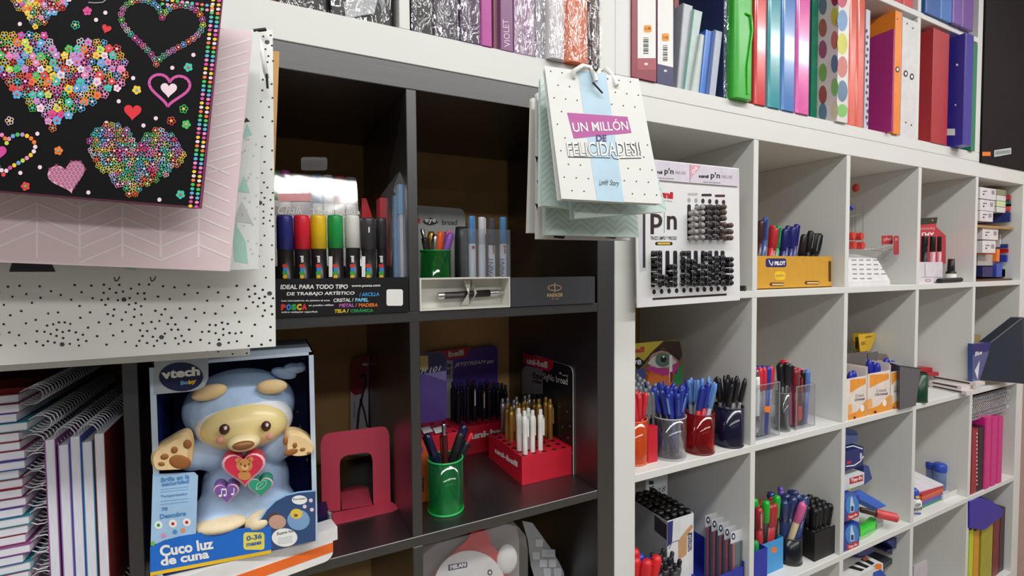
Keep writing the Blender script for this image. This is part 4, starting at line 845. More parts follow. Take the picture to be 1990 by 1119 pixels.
# ---------------------------------------------------------------- binders on the white upper shelves
UL, UR = .4268, .4272
def book(name, label, cat, px, yf, z0, z1, m, back=.26, rad=0, mside=None, wrap=0, group=None, py=60, lean=0):
    """spine facing the room between two photo columns at depth yf"""
    x0, x1 = U(px[0], py, Y=yf).x, U(px[1], py, Y=yf).x; x1 -= .0004
    t = thing(name, label, cat, ((x0+x1)/2, yf+back/2, z0), group); r = min(rad, (x1-x0)*.49)
    pr = [(x0, yf+back)]+([(x0+r-r*math.cos(a*PI/10), yf+r-r*math.sin(a*PI/10)) for a in range(6)]+[(x1-r+r*math.sin(a*PI/10), yf+r-r*math.cos(a*PI/10)) for a in range(6)] if r else [(x0, yf), (x1, yf)])+[(x1, yf+back)]
    MB().ext([V((x, y, z0)) for x, y in pr], (0, 0, z1-z0), m, m, sm=bool(r) and False).build('cover', t)
    if wrap:
        e = .0016; q = [V((x0-e*.3, yf+back, z0)), V((x0-e*.3, yf-e, z0)), V((x1, yf-e, z0)), V((x1, yf+back, z0))]
        g = MB(); N = 22
        zs = [z0+(z1-z0)*i/N for i in range(N+1)]; vs = []; K = 9; rr = random.Random(int(px[0]))
        for z in zs:
            for k in range(K):
                u = k/(K-1); vs.append(V((x0+(x1-x0)*u, yf-e-.0028*rr.random()-(0 if .1 < u < .9 else -.0012), z)))
        g.add(vs, [(i*K+k, i*K+k+1, (i+1)*K+k+1, (i+1)*K+k) for i in range(N) for k in range(K-1)], clear('f6f6f8', .015, .05, 1, .7, 45, .1, (1.6, 1, .3)), False); g.build('plastic_wrap', t)
    return t, pl_y(yf-.0001), (x0, x1)
G1 = 'wrapped binders above the black unit'
for nm, lb, px, yf, hx, wr, rad in (
        ('ring_binder', 'black binder in crinkled plastic at the far left of the upper shelf', (545, 640), .03, '141414', 1, .004), ('ring_binder', 'wide black binder with angled edge left of the white divider', (644, 762), .012, '121213', 1, .004),
        ('ring_binder', 'black binder in crinkled plastic just right of the white divider', (799, 842), .002, '19181a', 1, .003), ('ring_binder', 'dark purple and silver binder in crinkled plastic, second from the divider', (843, 893), .002, '3a3040', 1, .003), ('ring_binder', 'deep purple binder in crinkled plastic, third from the divider', (894, 934), .0, '40244e', 1, .003),
        ('folder', 'magenta folder between the purple binder and the violet box', (935, 958), -.002, 'b8459a', 0, .004), ('folder', 'dusky pink folder left of the violet box', (959, 972), .012, '9a6f78', 0, .003), ('file_box', 'violet box with lettering down its spine', (973, 998), -.001, '8a5a84', 0, .002),
        ('folder', 'pinkish mauve folder in crinkled plastic right of the violet box', (999, 1040), .0, 'a888a4', 1, .003), ('folder', 'grey clear folder left of the white one', (1041, 1066), .004, 'a7a6ac', 1, .003), ('folder', 'white translucent folder left of the orange folder', (1067, 1102), -.012, 'dcd6d8', 1, .012), ('folder', 'orange folder in crinkled plastic above the hanging bags', (1103, 1148), -.014, 'dd7444', 1, .014), ('folder', 'dark brown folder at the right end above the hanging bags', (1149, 1168), -.006, '4f3f3c', 1, .006)):
    t, P, xx = book(nm, lb, 'binder' if 'binder' in nm else 'folder' if nm == 'folder' else 'box', px, yf, UL, .76, mat(hx, .4), wrap=wr, rad=rad, group=G1)
    if 'violet box' in lb and 'lettering' in lb: P.text('VIOLET', (992, 92), (988, 38), 0, mat('d9b8d4'), 2, .02, tl=(980, 92)); P.done(t)
    if 'wide black' in lb:
        q = pl_y(.0115); MB().ext([U(*k, Y=.006) for k in ((668, 6), (690, -14), (735, -8), (728, 25), (690, 32), (672, 34))], (0, .002, 0), clear('eef0f2', .35, .1, 1, .5, 40)).build('plastic_corner', t)
# right upper shelf
G2 = 'binders and folders above the white unit'
t, P, xx = book('file_box', 'burgundy and white slipcase at the left end of the right upper shelf', 'box', (1228, 1276), -.004, UR, .74, mat('8e2f40', .4), group=G2, py=100)
P.rect(1239, -20, 1274, 113, PAPER); P.rect(1238, 113, 1275, 136, mat('a84a54', .4)); P.text('80', (1252, 127), (1259, 127), 5, PAPER, bold=.05); P.poly(rrect(1251, 49, 1266, 63, 3), mat('f59a2a', .5), 2); P.text('11,95', (1253, 59), (1264, 59), 6, INK, k=3)
for i in range(11): P.rect(1250, 73+i*3, 1260, 74+i*3+(i % 3)*.7, INK, 2)
P.done(t)
t, P, xx = book('file_box', 'navy and white slipcase next to the burgundy one', 'box', (1277, 1309), .0, UR, .74, mat('2f2f60', .4), group=G2, py=100)
P.poly([(1278, -20), (1308, -20), (1308, 131), (1278, 124)], PAPER); P.text('80', (1290, 140), (1296, 140), 4.5, PAPER, bold=.05); P.poly(rrect(1286, 65, 1300, 80, 3), mat('f59a2a', .5), 2); P.text('11,95', (1288, 76), (1298, 77), 6, INK, k=3)
for i in range(10): P.rect(1288, 88+i*3.3, 1297, 89+i*3.3+(i % 3)*.7, INK, 2)
P.done(t)
def lean(name, label, px_b, px_t, yf, m, edge, z1):
    """translucent folder leaning: bottom and top photo columns on the front edge"""
    a0, a1 = U(px_b[0], 165, Y=yf).x, U(px_b[1], 165, Y=yf).x; b0, b1 = U(px_t[0], 30, Y=yf).x, U(px_t[1], 30, Y=yf).x
    t = thing(name, label, 'folder', ((a0+a1)/2, yf+.1, UR), G2); z1 = min(z1, .75)
    q = [V((a0, yf, UR)), V((a1, yf, UR)), V((b1, yf, z1)), V((b0, yf, z1))]
    MB().ext(q, (0, .085, 0), m).build('cover', t)
    w = (a1-a0)*.18; e = [q[0]+V((-.0002, -.0008, 0)), q[0]+V((w, -.0008, 0)), q[3]+V((w, -.0008, 0)), q[3]+V((-.0002, -.0008, 0))]; MB().ext(e, (0, .0006, 0), edge).build('spine_edge', t)
FROST = mat('b9bec4', .35)
book('folder', 'thin dark red folder right of the navy slipcase', 'folder', (1310, 1319), .05, UR, .745, mat('8a1f2c', .4), group=G2, py=100)
lean('folder', 'grey translucent folder leaning against the slipcases', (1313, 1326), (1327, 1346), .02, FROST, mat('70757c', .4), U(1340, 10, Y=.02).z)
lean('folder', 'teal edged translucent folder leaning, second from the slipcases', (1327, 1340), (1347, 1365), .016, mat('b5c6c2', .35), mat('2f8a78', .4), U(1355, 20, Y=.016).z)
lean('folder', 'short pale folder leaning left of the blue folder', (1341, 1358), (1361, 1376), .012, mat('c4ccc8', .35), mat('a4b4ac', .4), U(1368, 68, Y=.012).z)
lean('folder', 'bright blue folder leaning beside the pale one', (1359, 1374), (1372, 1388), .01, mat('2f6ac0', .35), mat('3f86dd', .3), U(1380, 60, Y=.01).z)
lean('folder', 'blue and white folder leaning left of the plastic-wrapped navy one', (1375, 1390), (1389, 1404), .006, mat('aab2c2', .35), mat('2f4a9a', .4), U(1396, 60, Y=.006).z)
book('folder', 'navy backing folder behind the leaning folders', 'folder', (1272, 1336), .112, UR, .75, mat('1f2440', .4), group=G2, py=80)
book('folder', 'navy folder in crinkled clear plastic left of the bright green case', 'folder', (1406, 1425), .004, UR, .75, mat('2b3a60', .35), wrap=1, group=G2, py=80)
t, P, xx = book('zip_case', 'bright green soft case bulging over the shelf edge', 'case', (1429, 1466), -.016, UR, .75, mat('2fae2a', .3), rad=.012, group=G2, py=100)
MB().tube([U(1449, 26, Y=-.017), U(1460, 30, Y=-.019), U(1462, 60, Y=-.018), U(1453, 130, Y=-.018), U(1453, 183, Y=-.017)], .0022, mat('4fd040', .2), 6).build('strap', t)
for lb, px, hx in (('red', (1467, 1491), 'd8343c'), ('teal', (1493, 1519), '1f97a4'), ('sky blue', (1520, 1547), '3f7cc4'), ('magenta pink', (1548, 1575), 'e050a8')):
    t, P, xx = book('ring_binder', lb+' glossy binder with a rounded spine on the right upper shelf', 'binder', px, -.004, UR, .75, mat(hx, .22, coat=.4), rad=.007, group=G2, py=150)
Xp = U(1627, 180, Y=-.006).x; yg = U(1589, 180, X=Xp).y
book('folder', 'thin dark green folder between the magenta and the egg-patterned binders', 'folder', (1576, 1588), max(yg, .01), UR, .75, mat('138060', .4), group=G2, py=180)
t, P, xx = book('ring_binder', 'white binder patterned with coloured eggs', 'binder', (1627, 1648), -.006, UR, .75, mat('dad9d4', .35), group=G2, py=180)
EG = ['c9c84a', 'c8766a', '5f7f9c', '7fc46a', 'd8d4ae', 'c84a6a', '6f9ac4']
for i, y in enumerate((-6, 40, 85, 130, 177, 215)):
    P.disc(1637, y, 10, mat(EG[(i+5) % 7], .4), 1, 14, 21 if i < 5 else 13)
P.done(t)
P = pl_x(Xp-.0001)
for i, y in enumerate((15, 58, 100, 145, 188, 222)): P.disc(1599, y-4, 8, mat(('6a7f8c', 'a86a58', 'a05a78', '7fb060', 'a05a50', '5f8a9c')[i], .4), 1, 14, 18)
for i, y in enumerate((0, 38, 84, 130, 175, 220)): P.disc(1622, y-6, 7, mat(('a03a58', 'c9c84a', 'c8766a', '5f7f9c', '7fc46a', 'd8d4ae')[i], .4), 1, 14, 18)
P.done(t, 'egg_print')
for lb, px in (('left', (1649, 1664)), ('right', (1665, 1679))): book('folder', 'coral glossy folder, '+lb+' one of the pair beside the egg binder', 'folder', px, .0, UR, .75, mat('e2604e', .2, coat=.5), rad=.005, group=G2, py=200)
Xo = U(1735, 200, Y=-.008).x; yo = U(1688, 200, X=Xo).y
t, P, xx = book('folder', 'narrow white and navy patterned folder left of the orange binder', 'folder', (1680, 1688), .012, UR, .74, mat('c8c8d4', .35), group=G2, py=200)
for i in range(16): P.disc(1684+(i % 2)*2, 60+i*12, 2.2, mat('3a3a6a'), 1, 6, 4)
P.done(t)
zo = U(1740, 22, Y=-.008).z
t, P, xx = book('ring_binder', 'orange binder behind the magenta folder', 'binder', (1737, 1750), -.006, UR, .752, mat('f08a2a', .4), group=G2, py=180); P.disc(1744, 135, 4, INK, 1, 12, 6); P.disc(1744, 135, 2, PAPER, 2, 8, 3.4); P.disc(1744, 37, 1.4, INK, 1, 6); P.done(t)
xm = U(1736, 200, Y=-.012).x-.001
t = thing('folder', 'magenta folder leaning against the orange binder', 'folder', (xm, .05, UR), G2)
MB().ext([V((xm-.010, -.014, UR)), V((xm-.0005, -.014, UR)), V((xm-.0005, -.012, U(1734, 54, Y=-.012).z)), V((xm-.004, -.012, U(1734, 54, Y=-.012).z))], (0, .2, 0), mat('a82a78', .35)).build('cover', t)
t, P, xx = book('ring_binder', 'white binder with two finger holes beside the shelf divider', 'binder', (1751, 1783), .001, UR, .75, mat('dadada', .4), group=G2, py=180)
for x, y in ((1760, 143), (1772, 149)): P.disc(x, y, 4.2, INK, 1, 12, 6.5); P.disc(x, y, 2, PAPER, 2, 8, 3.4)
for x, y in ((1763, 46), (1774, 55), (1760, 238), (1771, 243)): P.disc(x, y, 1.3, INK, 1, 6, 2)
P.done(t)
zz3 = lambda x, y, Y: min(U(x, y, Y=Y).z, .752)
book('folder', 'thin dark purple folder right of the shelf divider', 'folder', (1796, 1806), .03, UR, .75, mat('2c2038', .3), group=G2, py=180)
book('ring_binder', 'red binder in the right compartment', 'binder', (1812, 1843), -.002, UR, zz3(1825, 51, 0), mat('b03036', .4), group=G2, py=180, rad=.002)
Xb = U(1873, 200, Y=-.03).x
t, P, xx = book('ring_binder', 'navy blue binder sticking out of the right compartment', 'binder', (1874, 1890), -.03, UR, zz3(1880, 52, -.03), mat('322f96', .35), group=G2, py=200, rad=.003)
P = pl_x(xx[0]-.0001); P.rect(1840, 250, 1856, 263, PAPER); P.disc(1860, 126, 2.5, PAPER, 1, 7); P.disc(1857, 204, 1.8, PAPER, 1, 7); P.done(t)
book('folder', 'green folder at the right end of the right compartment', 'folder', (1889, 1897), -.008, UR, zz3(1895, 80, 0), mat('17805a', .4), group=G2, py=200)
US = .7822
for lb, px, hx, yf in (('red binder lying highest, left of the upper divider', (1735, 1755), 'c8343c', .0), ('red binder right beside the upper divider', (1756, 1775), 'd04048', .0), ('blue binder on the top shelf right of the divider', (1800, 1828), '2f62a8', -.006), ('light blue binder on the top shelf', (1829, 1852), '4a7cc4', -.008), ('purple binder on the top shelf, left of two', (1853, 1870), '7a5aa8', -.012), ('purple binder on the top shelf, right of two', (1871, 1893), '7452a0', -.012)):
    book('ring_binder', lb, 'binder', px, yf, US, US+.29, mat(hx, .35), rad=.004, group='binders on the topmost shelf', py=10)
# black portfolio case on top at the right
t = thing('portfolio_case', 'large black portfolio case on top of the white unit at the right edge', 'portfolio', (1.5, .1, .3985))
MB().box((1.4045, -.005, .3988), (1.775, .33, 1.05), mat('0d0c0e', .6, sc=200, spec=.2)).build('case_body', t)
P = pl_y(-.0051); P.rect(1909, 295, 1925, 303, ORANGE); P.poly([(1932, 292), (1965, 287), (1965, 299), (1932, 305)], mat('c4ced0', .4))
for i in range(12): P.poly([(1935+i*2.4, 294-i*.3), (1936+i*2.4, 294-i*.3), (1936+i*2.4, 301-i*.3), (1935+i*2.4, 301-i*.3)], INK, 2)
P.done(t)
# ================================================================ white unit
W1, W2, W3, W4 = .0162, -.3348, -.6858, -1.0368
def bx(name, label, cat, px, Y, z0, m, back=.08, X0=None, X1=None, top=None, group=None, prints=True):
    """box standing on z0: photo corners (left, right, top) of its front face at depth Y"""
    x0 = X0 if X0 is not None else U(px[0], px[2], Y=Y).x; x1 = X1 if X1 is not None else U(px[1], px[2], Y=Y).x; z1 = top if top is not None else U(px[0], px[2], Y=Y).z
    t = thing(name, label, cat, ((x0+x1)/2, Y+back/2, z0), group); MB().box((x0, Y, z0), (x1, Y+back, z1), m).build('box_body', t)
    return t, pl_y(Y-.0001), pl_x(x0-.0001), (x0, x1, z1)
def at_base(x, y, z): return U(x, y, Z=z)
# ---- (0,1) fine-liner display
t = thing('pen_display', 'white fine-line pen display board with black, grey and brown pen caps', 'display board', (.14, 0, W1))
yb_ = -.022; f = lambda q, y: [U(*k, Y=y) for k in q]
BD = mat('e6e6e6', .4, var=.01)
bd = f([(1234, 306), (1436, 327), (1438, 583), (1238, 598)], yb_); MB().ext(bd, (0, .003, 0), BD).build('board', t)
MB().box((max(bd[0].x, .004), -.0185, W1), (bd[1].x-.02, .05, .245), BD).build('rear_box', t)
P = pl_y(yb_)
for q, nm in (([(1262, 310), (1340, 319), (1340, 355), (1262, 348)], 0), ([(1341, 319), (1435, 329), (1435, 362), (1341, 355)], 1)):
    MB().ext(f(q, yb_-.003), (0, .0025, 0), mat('d6d0da', .45)).build('header_card', t)
Q = pl_y(yb_-.003); Q.poly([(1341, 320), (1363, 322), (1341, 349)], mat('e0a0b4', .5)); Q.text('04', (1347, 339), (1356, 328), 7, PAPER, tl=(1343, 333))
for x0, y0 in ((1268, 337), (1358, 345)): Q.text('uni', (x0, y0), (x0+19, y0+1), 6, INK, bold=.05); Q.text("p'n", (x0+23, y0+4), (x0+41, y0+5), 15, INK, bold=.02); Q.text('FINE LINE', (x0+44, y0+1), (x0+65, y0+2), 6, mat('a09aa6'), bold=0, shear=.2); Q.text('WATER AND FADE PROOF', (x0+8, y0+10), (x0+42, y0+12), 2.6, mat('6a6670'), bold=0)
Q.done(t, 'header_print')
P.text('uni', (1276, 384), (1308, 387), 14, RED, bold=.07); P.text('PIN PENCIL', (1288, 391), (1307, 393), 3, mat('8a8a8a'), bold=0)
P.text('p', (1264, 455), (1287, 455), 37, mat('2b1c22'), bold=.02, tl=(1264, 415)); P.text('n', (1296, 446), (1315, 446), 27, mat('2b1c22'), bold=.02); P.rect(1290.5, 413, 1291.5, 452, mat('4a8a70'))
P.text('TRAZO LIMPIO Y PRECISO', (1264, 466), (1315, 466), 7, INK, bold=.01); P.poly(rrect(1273, 470, 1307, 476.5, 3), INK); P.rect(1278, 471.5, 1302, 475, YEL, 2)
for i, (x0, c) in enumerate(((1336, 'b8b8b8'), (1363, '2c2024'), (1389, '4a3028'))): P.poly(rrect(x0, 375+i*1.5, x0+20, 380+i*1.5, 2), mat(c))
for i in range(6): P.disc(1339+i*13.4, 389+i*.8, 3.4, mat('aaaaaa' if i < 2 else '2c2024'), 1, 10, 5)
for i in range(4): P.disc(1271+i*14.6, 567-i*.8, 3.6, INK, 1, 10, 5)
for i in range(7): P.disc(1329+i*13.3, 564-i*.6, 3.6, INK, 1, 10, 5)
P.poly([(1268, 579), (1412, 570), (1412, 574), (1268, 583)], mat('2b1c22'))
for x in (1339, 1354, 1368, 1382, 1396): P.poly(rrect(x-3.5, 397, x+3.5, 467, 3), INK)
for x in (1269, 1283, 1297, 1312): P.poly(rrect(x-4, 487, x+4, 558, 3), INK)
for x in (1327, 1339, 1352, 1366, 1380, 1392, 1404): P.poly(rrect(x-4, 487, x+4, 556, 3), INK)
P.poly([(1238, 415), (1252, 413), (1256, 525), (1243, 530)], mat('cfcfd2', .4), .5); P.rect(1249, 415, 1254, 520, mat('3a3438'), 1.5); P.done(t)
def capend(cx, cy, m, lab, place=''):
    ex, ey = 1220+cx/3.391, 290+cy/3.391; a = U(ex-15, ey+(524-ey)*.018, Y=yb_); b = U(ex, ey, Y=yb_-.021)
    k = ('fl', m.name)
    if k not in _pm:
        mb = MB().lathe((0, 0, 0), [(0, 0), (.0046, 0), (.005, .002), (.0052, .016), (.0042, .02), (.002, .0215), (0, .0215)], m, 12); ring = MB().lathe((0, 0, 0), [(.0047, .0165), (.0055, .017), (.0055, .0178), (.0046, .0182)], mat('6a6a70', .35), 12)
        clip = MB().box((-.001, .0046, 0), (.001, .0066, .017), CHROME)
        _pm[k] = [('cap', _mesh('fineliner_pen', mb)), ('ring', _mesh('end_ring', ring)), ('clip', _mesh('clip', clip))]
    pen(_pm[k], a, b, lab+' fine-liner cap on the display board, '+place, 'fine-liner pens on the display board', 'fineliner_pen', roll=R.uniform(0, 6))
LG, DK, BR, BKc = mat('a5a39e', .35), mat('3a3234', .3), mat('5c4438', .3), mat('17161a', .25)
for j, y in enumerate((380, 416, 456, 497, 540, 580)):
    rw = ORD[j]+' row from the top' if j else 'top row'
    if j: capend(457, y+2, LG, 'light grey', 'first column, '+rw)
    capend(502, y, LG, 'light grey', 'second column, '+rw); capend(549, y-1, DK, 'dark grey', 'third column, '+rw); capend(598, y, DK, 'dark grey', 'fourth column, '+rw); capend(646, y-2, BR, 'brown', 'fifth column, '+rw)
    if j > 2: capend(690, y+3, BR, 'brown', 'rightmost column, '+rw)
for x, ys in ((217, (685, 722, 760, 797, 836, 880)), (262, (845, 885)), (320, (775, 812, 850, 890)), (405, (685, 735, 775, 835, 878)), (447, (740, 780, 820, 850, 885)), (500, (770, 815, 850, 885)), (547, (690, 725, 775, 820, 860, 885)), (598, (720, 762, 800, 845, 880)), (640, (715, 750, 790, 830, 880)), (692, (725, 762, 800, 842, 880))):
    for j, y in enumerate(ys): capend(x, y, BKc, 'black', ['first', *ORD[1:]][[217, 262, 320, 405, 447, 500, 547, 598, 640, 692].index(x)]+' column, '+(ORD[j]+' from the top' if j else 'topmost'))
solo('felt_pen', MB().cyl(U(1430, 560, Y=.02), U(1449, 560, Y=.0), .006, .006, mat('2b2024', .3), 12), 'dark pen lying on the shelf right of the fine-liner board', 'pen')
# ---- (1,1) yellow box of pens
yp_ = U(1545, 560, Z=W1).y
t, P, Q, (x0, x1, z1) = bx('pen_box', 'mustard yellow box with a navy label filled with red, green, blue and black pens', 'box', (1470, 1617, 497), yp_, W1, mat('d19a2c', .6, var=.04), .1, X0=.3525)
for o in t.children: bpy.data.objects.remove(o)
YM = mat('d19a2c', .6, var=.04)
for n, a, b in (('front_panel', (x0, yp_, W1), (x1, yp_+.003, z1)), ('back_panel', (x0, yp_+.097, W1), (x1, yp_+.1, z1)), ('side_panel', (x0, yp_+.003, W1), (x0+.003, yp_+.097, z1)), ('side_panel', (x1-.003, yp_+.003, W1), (x1, yp_+.097, z1)), ('base', (x0, yp_, W1-.0001), (x1, yp_+.1, W1+.002))): MB().box(a, b, YM).build(n, t)
P.poly(rrect(1488, 502, 1528, 519, 4), mat('262a68', .4)); P.text('PILOT', (1505, 515.5), (1526, 515), 8, PAPER, bold=.05); P.ring([(1494, 505), (1496, 511), (1500, 516), (1502, 508)], 1.6, PAPER, 2, False); P.poly(rrect(1505, 527, 1526, 544, 5), YEL); P.text('NUEVO', (1508, 538), (1523, 537), 4, mat('6a6a6a'), bold=0)
for x, y in ((1496, 552), (1564, 549)): P.poly(rrect(x, y-3, x+28, y+3.5, 3), mat('4a2810')); P.rect(x+4, y-1, x+27, y+2, mat('e8c088'), 2)
P.poly(rrect(1610, 507, 1615, 547, 2), mat('4a2810')); P.done(t)
for px, py, m, lab in ((1479, 428, mat('4a2c30', .25), 'dark maroon'), (1488, 422, mat('3a5aa0', .2), 'blue'), (1502, 437, mat('c02c30', .3), 'red'), (1506, 442, mat('b82830', .3), 'red'), (1513, 438, mat('179a58', .3), 'green'), (1526, 444, mat('22246a', .3), 'navy'), (1532, 438, mat('26287a', .3), 'navy'), (1541, 440, mat('22246a', .3), 'navy'), (1549, 435, mat('2a2a80', .3), 'navy'), (1563, 455, mat('2a2224', .3), 'black'), (1576, 448, BLACK, 'black'), (1586, 453, BLACK, 'black'), (1594, 453, mat('24282a', .3), 'black'), (1608, 457, BLACK, 'black'), (1619, 464, BLACK, 'black')):
    tp = U(px, py, Y=yp_+.04); b = V((min(tp.x-.02*(px-1480)/140, x1-.012), tp.y+.012, W1+.004)); b.x = max(b.x, x0+.01)
    pen(pen_parts('cap', m, m, CHROME if m is BLACK else m, 1.5, round((tp-b).length, 3)), b, tp, lab+' pen standing in the mustard yellow box', 'pens in the yellow box', roll=R.uniform(2, 4))
# ---- (2,1) white correction display
t = thing('display_stand', 'white stepped display box printed with rows of small text', 'display box', (.78, .05, W1))
yA = .03; xa, xb = .7035, U(1730, 530, Y=yA).x; za = U(1690, 502, Y=yA+.03).z
MB().ext([V((xa, yA, W1)), V((xa, yA+.09, W1)), V((xa, yA+.09, za+.014)), V((xa, yA+.035, za)), V((xa, yA, W1+.012))], (xb-xa, 0, 0), mat('dcdcdc', .4)).build('box_body', t)
Q = Pl((xa, yA, W1+.012), (xb, yA, W1+.012), (xa, yA+.035, za))
for j in range(5):
    for i in range(5-(j == 4)*2): Q.rect(1655+i*14+j*.5, 504+j*9, 1664+i*14+j*.5, 506.5+j*9, mat('8a8486'))
Q.done(t)
for i, (x, y) in enumerate(((1660, 458), (1676, 459), (1662, 476), (1678, 477))):
    a = U(x, y, Y=yA+.03); t = thing('glue_stick', 'red capped glue stick on the white display box, '+('upper left', 'upper right', 'lower left', 'lower right')[i]+' of four', 'glue stick', a+V((0, .025, -.0105)), 'red glue sticks'); MB().cyl(a, a+V((-.001, .014, 0)), .0105, .0105, mat('d03a34', .4), 14).build('red_cap', t); MB().cyl(a+V((-.001, .014, 0)), a+V((-.004, .05, 0)), .009, .009, mat('b03030', .4), 14).build('tube', t)
g = thing('acrylic_rack', 'thin clear acrylic rack with a red bulb at its top', 'rack', (.73, .1, W1))
k = MB()
for x in (1656, 1662, 1677): k.tube([U(x, 392+(x-1656)*.3, Y=yA+.08), U(x, 470, Y=yA+.08)], .0007, mat('8a8c90', .3, .5), 5)
k.tube([U(1652, 421, Y=yA+.04), U(1675, 415, Y=yA+.08)], .0007, GREY, 5); k.build('frame', g)
MB().ell(U(1663, 365, Y=yA+.08), (.009, .009, .013), mat('c8342c', .4)).build('red_bulb', g); MB().ell(U(1655, 404, Y=yA+.08), (.006, .006, .007), BLUE).build('blue_bulb', g)
g = MB(); g.tube([U(1676, 486, Y=yA+.03), U(1705, 482, Y=yA+.02), U(1732, 478, Y=yA+.01)], .0012, CHROME, 5); g.tube([U(1676, 487, Y=yA+.034), U(1710, 487, Y=yA+.024), U(1733, 485, Y=yA+.012)], .0012, CHROME, 5); solo('tweezers', g, 'thin metal tweezers lying on the white display box', 'tweezers')
for q, lb in (([(1714, 458), (1735, 457), (1735, 474), (1714, 475)], 'square red label card'), (rrect(1737, 458, 1747, 495, 3), 'narrow red label card')):
    g = MB().ext(f(q, yA+(.015 if 'sq' in lb else .005)), (0, .001, 0), mat('b02a32', .4)); g.box(U(q[0][0], 497, Y=yA+.02), U(q[0][0]+3, 470, Y=yA+.02)+V((0, .001, 0)), CLEAR); o = solo('label_card', g, lb+' at the right of the white display box', 'label'); Q = pl_y(yA+(.0148 if 'sq' in lb else .0048)); Q.text('uhu', (q[0][0]+(3 if 'sq' in lb else -5), 468), (q[0][0]+(17 if 'sq' in lb else 0), 467), 7, mat('e8c8c8'), bold=0); Q.done(o)
# ---- (3,1) red marker display, ink bottle, marker
yA = .02; t, P, Q, (x0, x1, z1) = bx('marker_box', 'white box with thick black markers and a red card behind', 'box', (1789, 1832, 509), yA, W1, mat('dcd6dc', .4), .06, X0=1.0545)
P.rect(1797, 511, 1798, 538, GREY); P.rect(1790, 538, 1831, 538.8, GREY); P.ring(rrect(1799, 543, 1808, 547, 1), 1, mat('a0505a')); P.done(t)
ye_ = yA+.02; MB().ext(f([(1786, 424), (1822, 422), (1819, 440), (1838, 458), (1838, 512), (1786, 512)], ye_+.03), (0, .0015, 0), mat('c02a34', .4)).build('back_card', t)
P = pl_y(ye_+.03); P.poly([(1786, 424), (1822, 422), (1820, 434), (1786, 437)], mat('1f2a1c')); P.text('Expression', (1816, 440), (1789, 441), 0, mat('e8b8b8'), bold=0, tl=(1816, 447)); P.text('APLI', (1815, 451), (1791, 452), 0, PAPER, bold=.03, tl=(1815, 457)); P.disc(1812, 428, 2, YEL, 2, 3); P.done(t)
for px in (1797, 1813, 1826):
    tp = U(px, 459, Y=ye_); pen(pen_parts('marker', mat('d8a0ac', .3) if px != 1797 else BLACK, BLACK, BLACK, 1.6 if px < 1820 else 1.2, round(tp.z-z1+.02, 3)), (tp.x, ye_+.0, z1-.02), (tp.x, ye_, 1), 'thick black capped marker in the white box before the red card', 'markers in the white box', 'marker', 'marker')
c = U(1848, 530, Y=.045); c = V((c.x, .045, W1)); k = (U(1848, 503, Y=c.y).z-W1)
t = thing('ink_bottle', 'small black ink bottle with a white label', 'bottle', c)
MB().lathe(c, [(0, 0), (.0135, 0), (.0135, k*.42), (.009, k*.5), (0, k*.5)], BLACK, 18).build('bottle_body', t); MB().lathe(c, [(.0137, k*.12), (.0137, k*.36)], PAPER, 18).build('label', t); MB().lathe(c, [(.0085, k*.48), (.0095, k*.5), (.0085, k), (0, k)], BLACK, 16).build('cap', t)
g = MB().cyl(U(1833, 545, Y=-.002)+V((0, .01, .0)), U(1874, 543, Y=-.002)+V((0, .01, 0)), .0075, .0075, BLACK, 14); o = solo('marker', g, 'black marker lying in front of the ink bottle', 'marker'); o.location.z = W1
# ---- (4,1) boxes on a wooden insert shelf
X5 = 1.4045; yS = .02
zw = U(1905, 437, Y=yS).z
t = thing('insert_shelf', 'small wooden insert shelf dividing the upper right white cell', 'shelf', (1.56, .15, W1))
WD = mat('b08858', .6, var=.1, sc=20)
MB().box((X5, yS, zw-.008), (1.735, .3, zw), WD).build('board', t); MB().box((X5, yS, W1), (1.735, .3, W1+.006), mat('5a3a2c', .6)).build('base_board', t); MB().box((1.728, yS+.05, W1+.006), (1.735, .3, zw-.008), WD).build('end_board', t); MB().box((X5, .29, W1+.006), (1.728, .3, zw-.008), WD).build('back_board', t)
PWH = mat('dcdade', .45); GB = 'small boxes in the upper right cell'
def sb(lb, px0, px1, py0, py1, Y, m, back=.1, txt=None):
    a = U(px0, py1, Y=Y); b = U(px1, py0, Y=Y); z1 = U(px0, py0, Y=Y).z
    g = MB().box((max(a.x, X5+.001), Y, a.z), (min(b.x, 1.726), Y+back, z1), m); o = solo('small_box', g, lb, 'box', GB); P = pl_y(Y-.0001)
    if txt: P.rect(px0+6, (py0+py1)/2-3, px0+14, (py0+py1)/2-1.5, INK); P.rect(px0+6, (py0+py1)/2+2, px0+9, (py0+py1)/2+4.5, INK); P.rect(px1-9, (py0+py1)/2-4, px1-3, (py0+py1)/2+4, mat('9a969c')); P.done(o)
for i, (a, b) in enumerate(((363, 385), (387, 408), (409, 429))): sb('white pen refill box, '+('top', 'middle', 'bottom')[i]+' of the three on the wooden insert', 1904, 1936-i*3, a, b, yS, PWH, txt=1)
for i in range(4): sb('narrow white and lime box, '+('first', 'second', 'third', 'fourth')[i]+' from the top behind the refill boxes', 1937, 1966, 367+i*11.5, 377.5+i*11.5, yS+.02, mat(('d6dcb0', 'dcdcd6')[i % 2], .45), .08)
sb('blue dotted box at the right end of the wooden insert', 1962, 1981, 412, 431, yS+.005, mat('2a3a80', .4)); sb('red topped box at the upper right corner of the cell', 1966, 1989, 379, 388, yS+.01, mat('b02a34', .4)); sb('dark green box under the red topped box', 1966, 1977, 390, 401, yS+.01, mat('1f5a48', .4)); sb('red box beside the dark green box', 1976, 1988, 398, 411, yS+.01, mat('c8444a', .4))
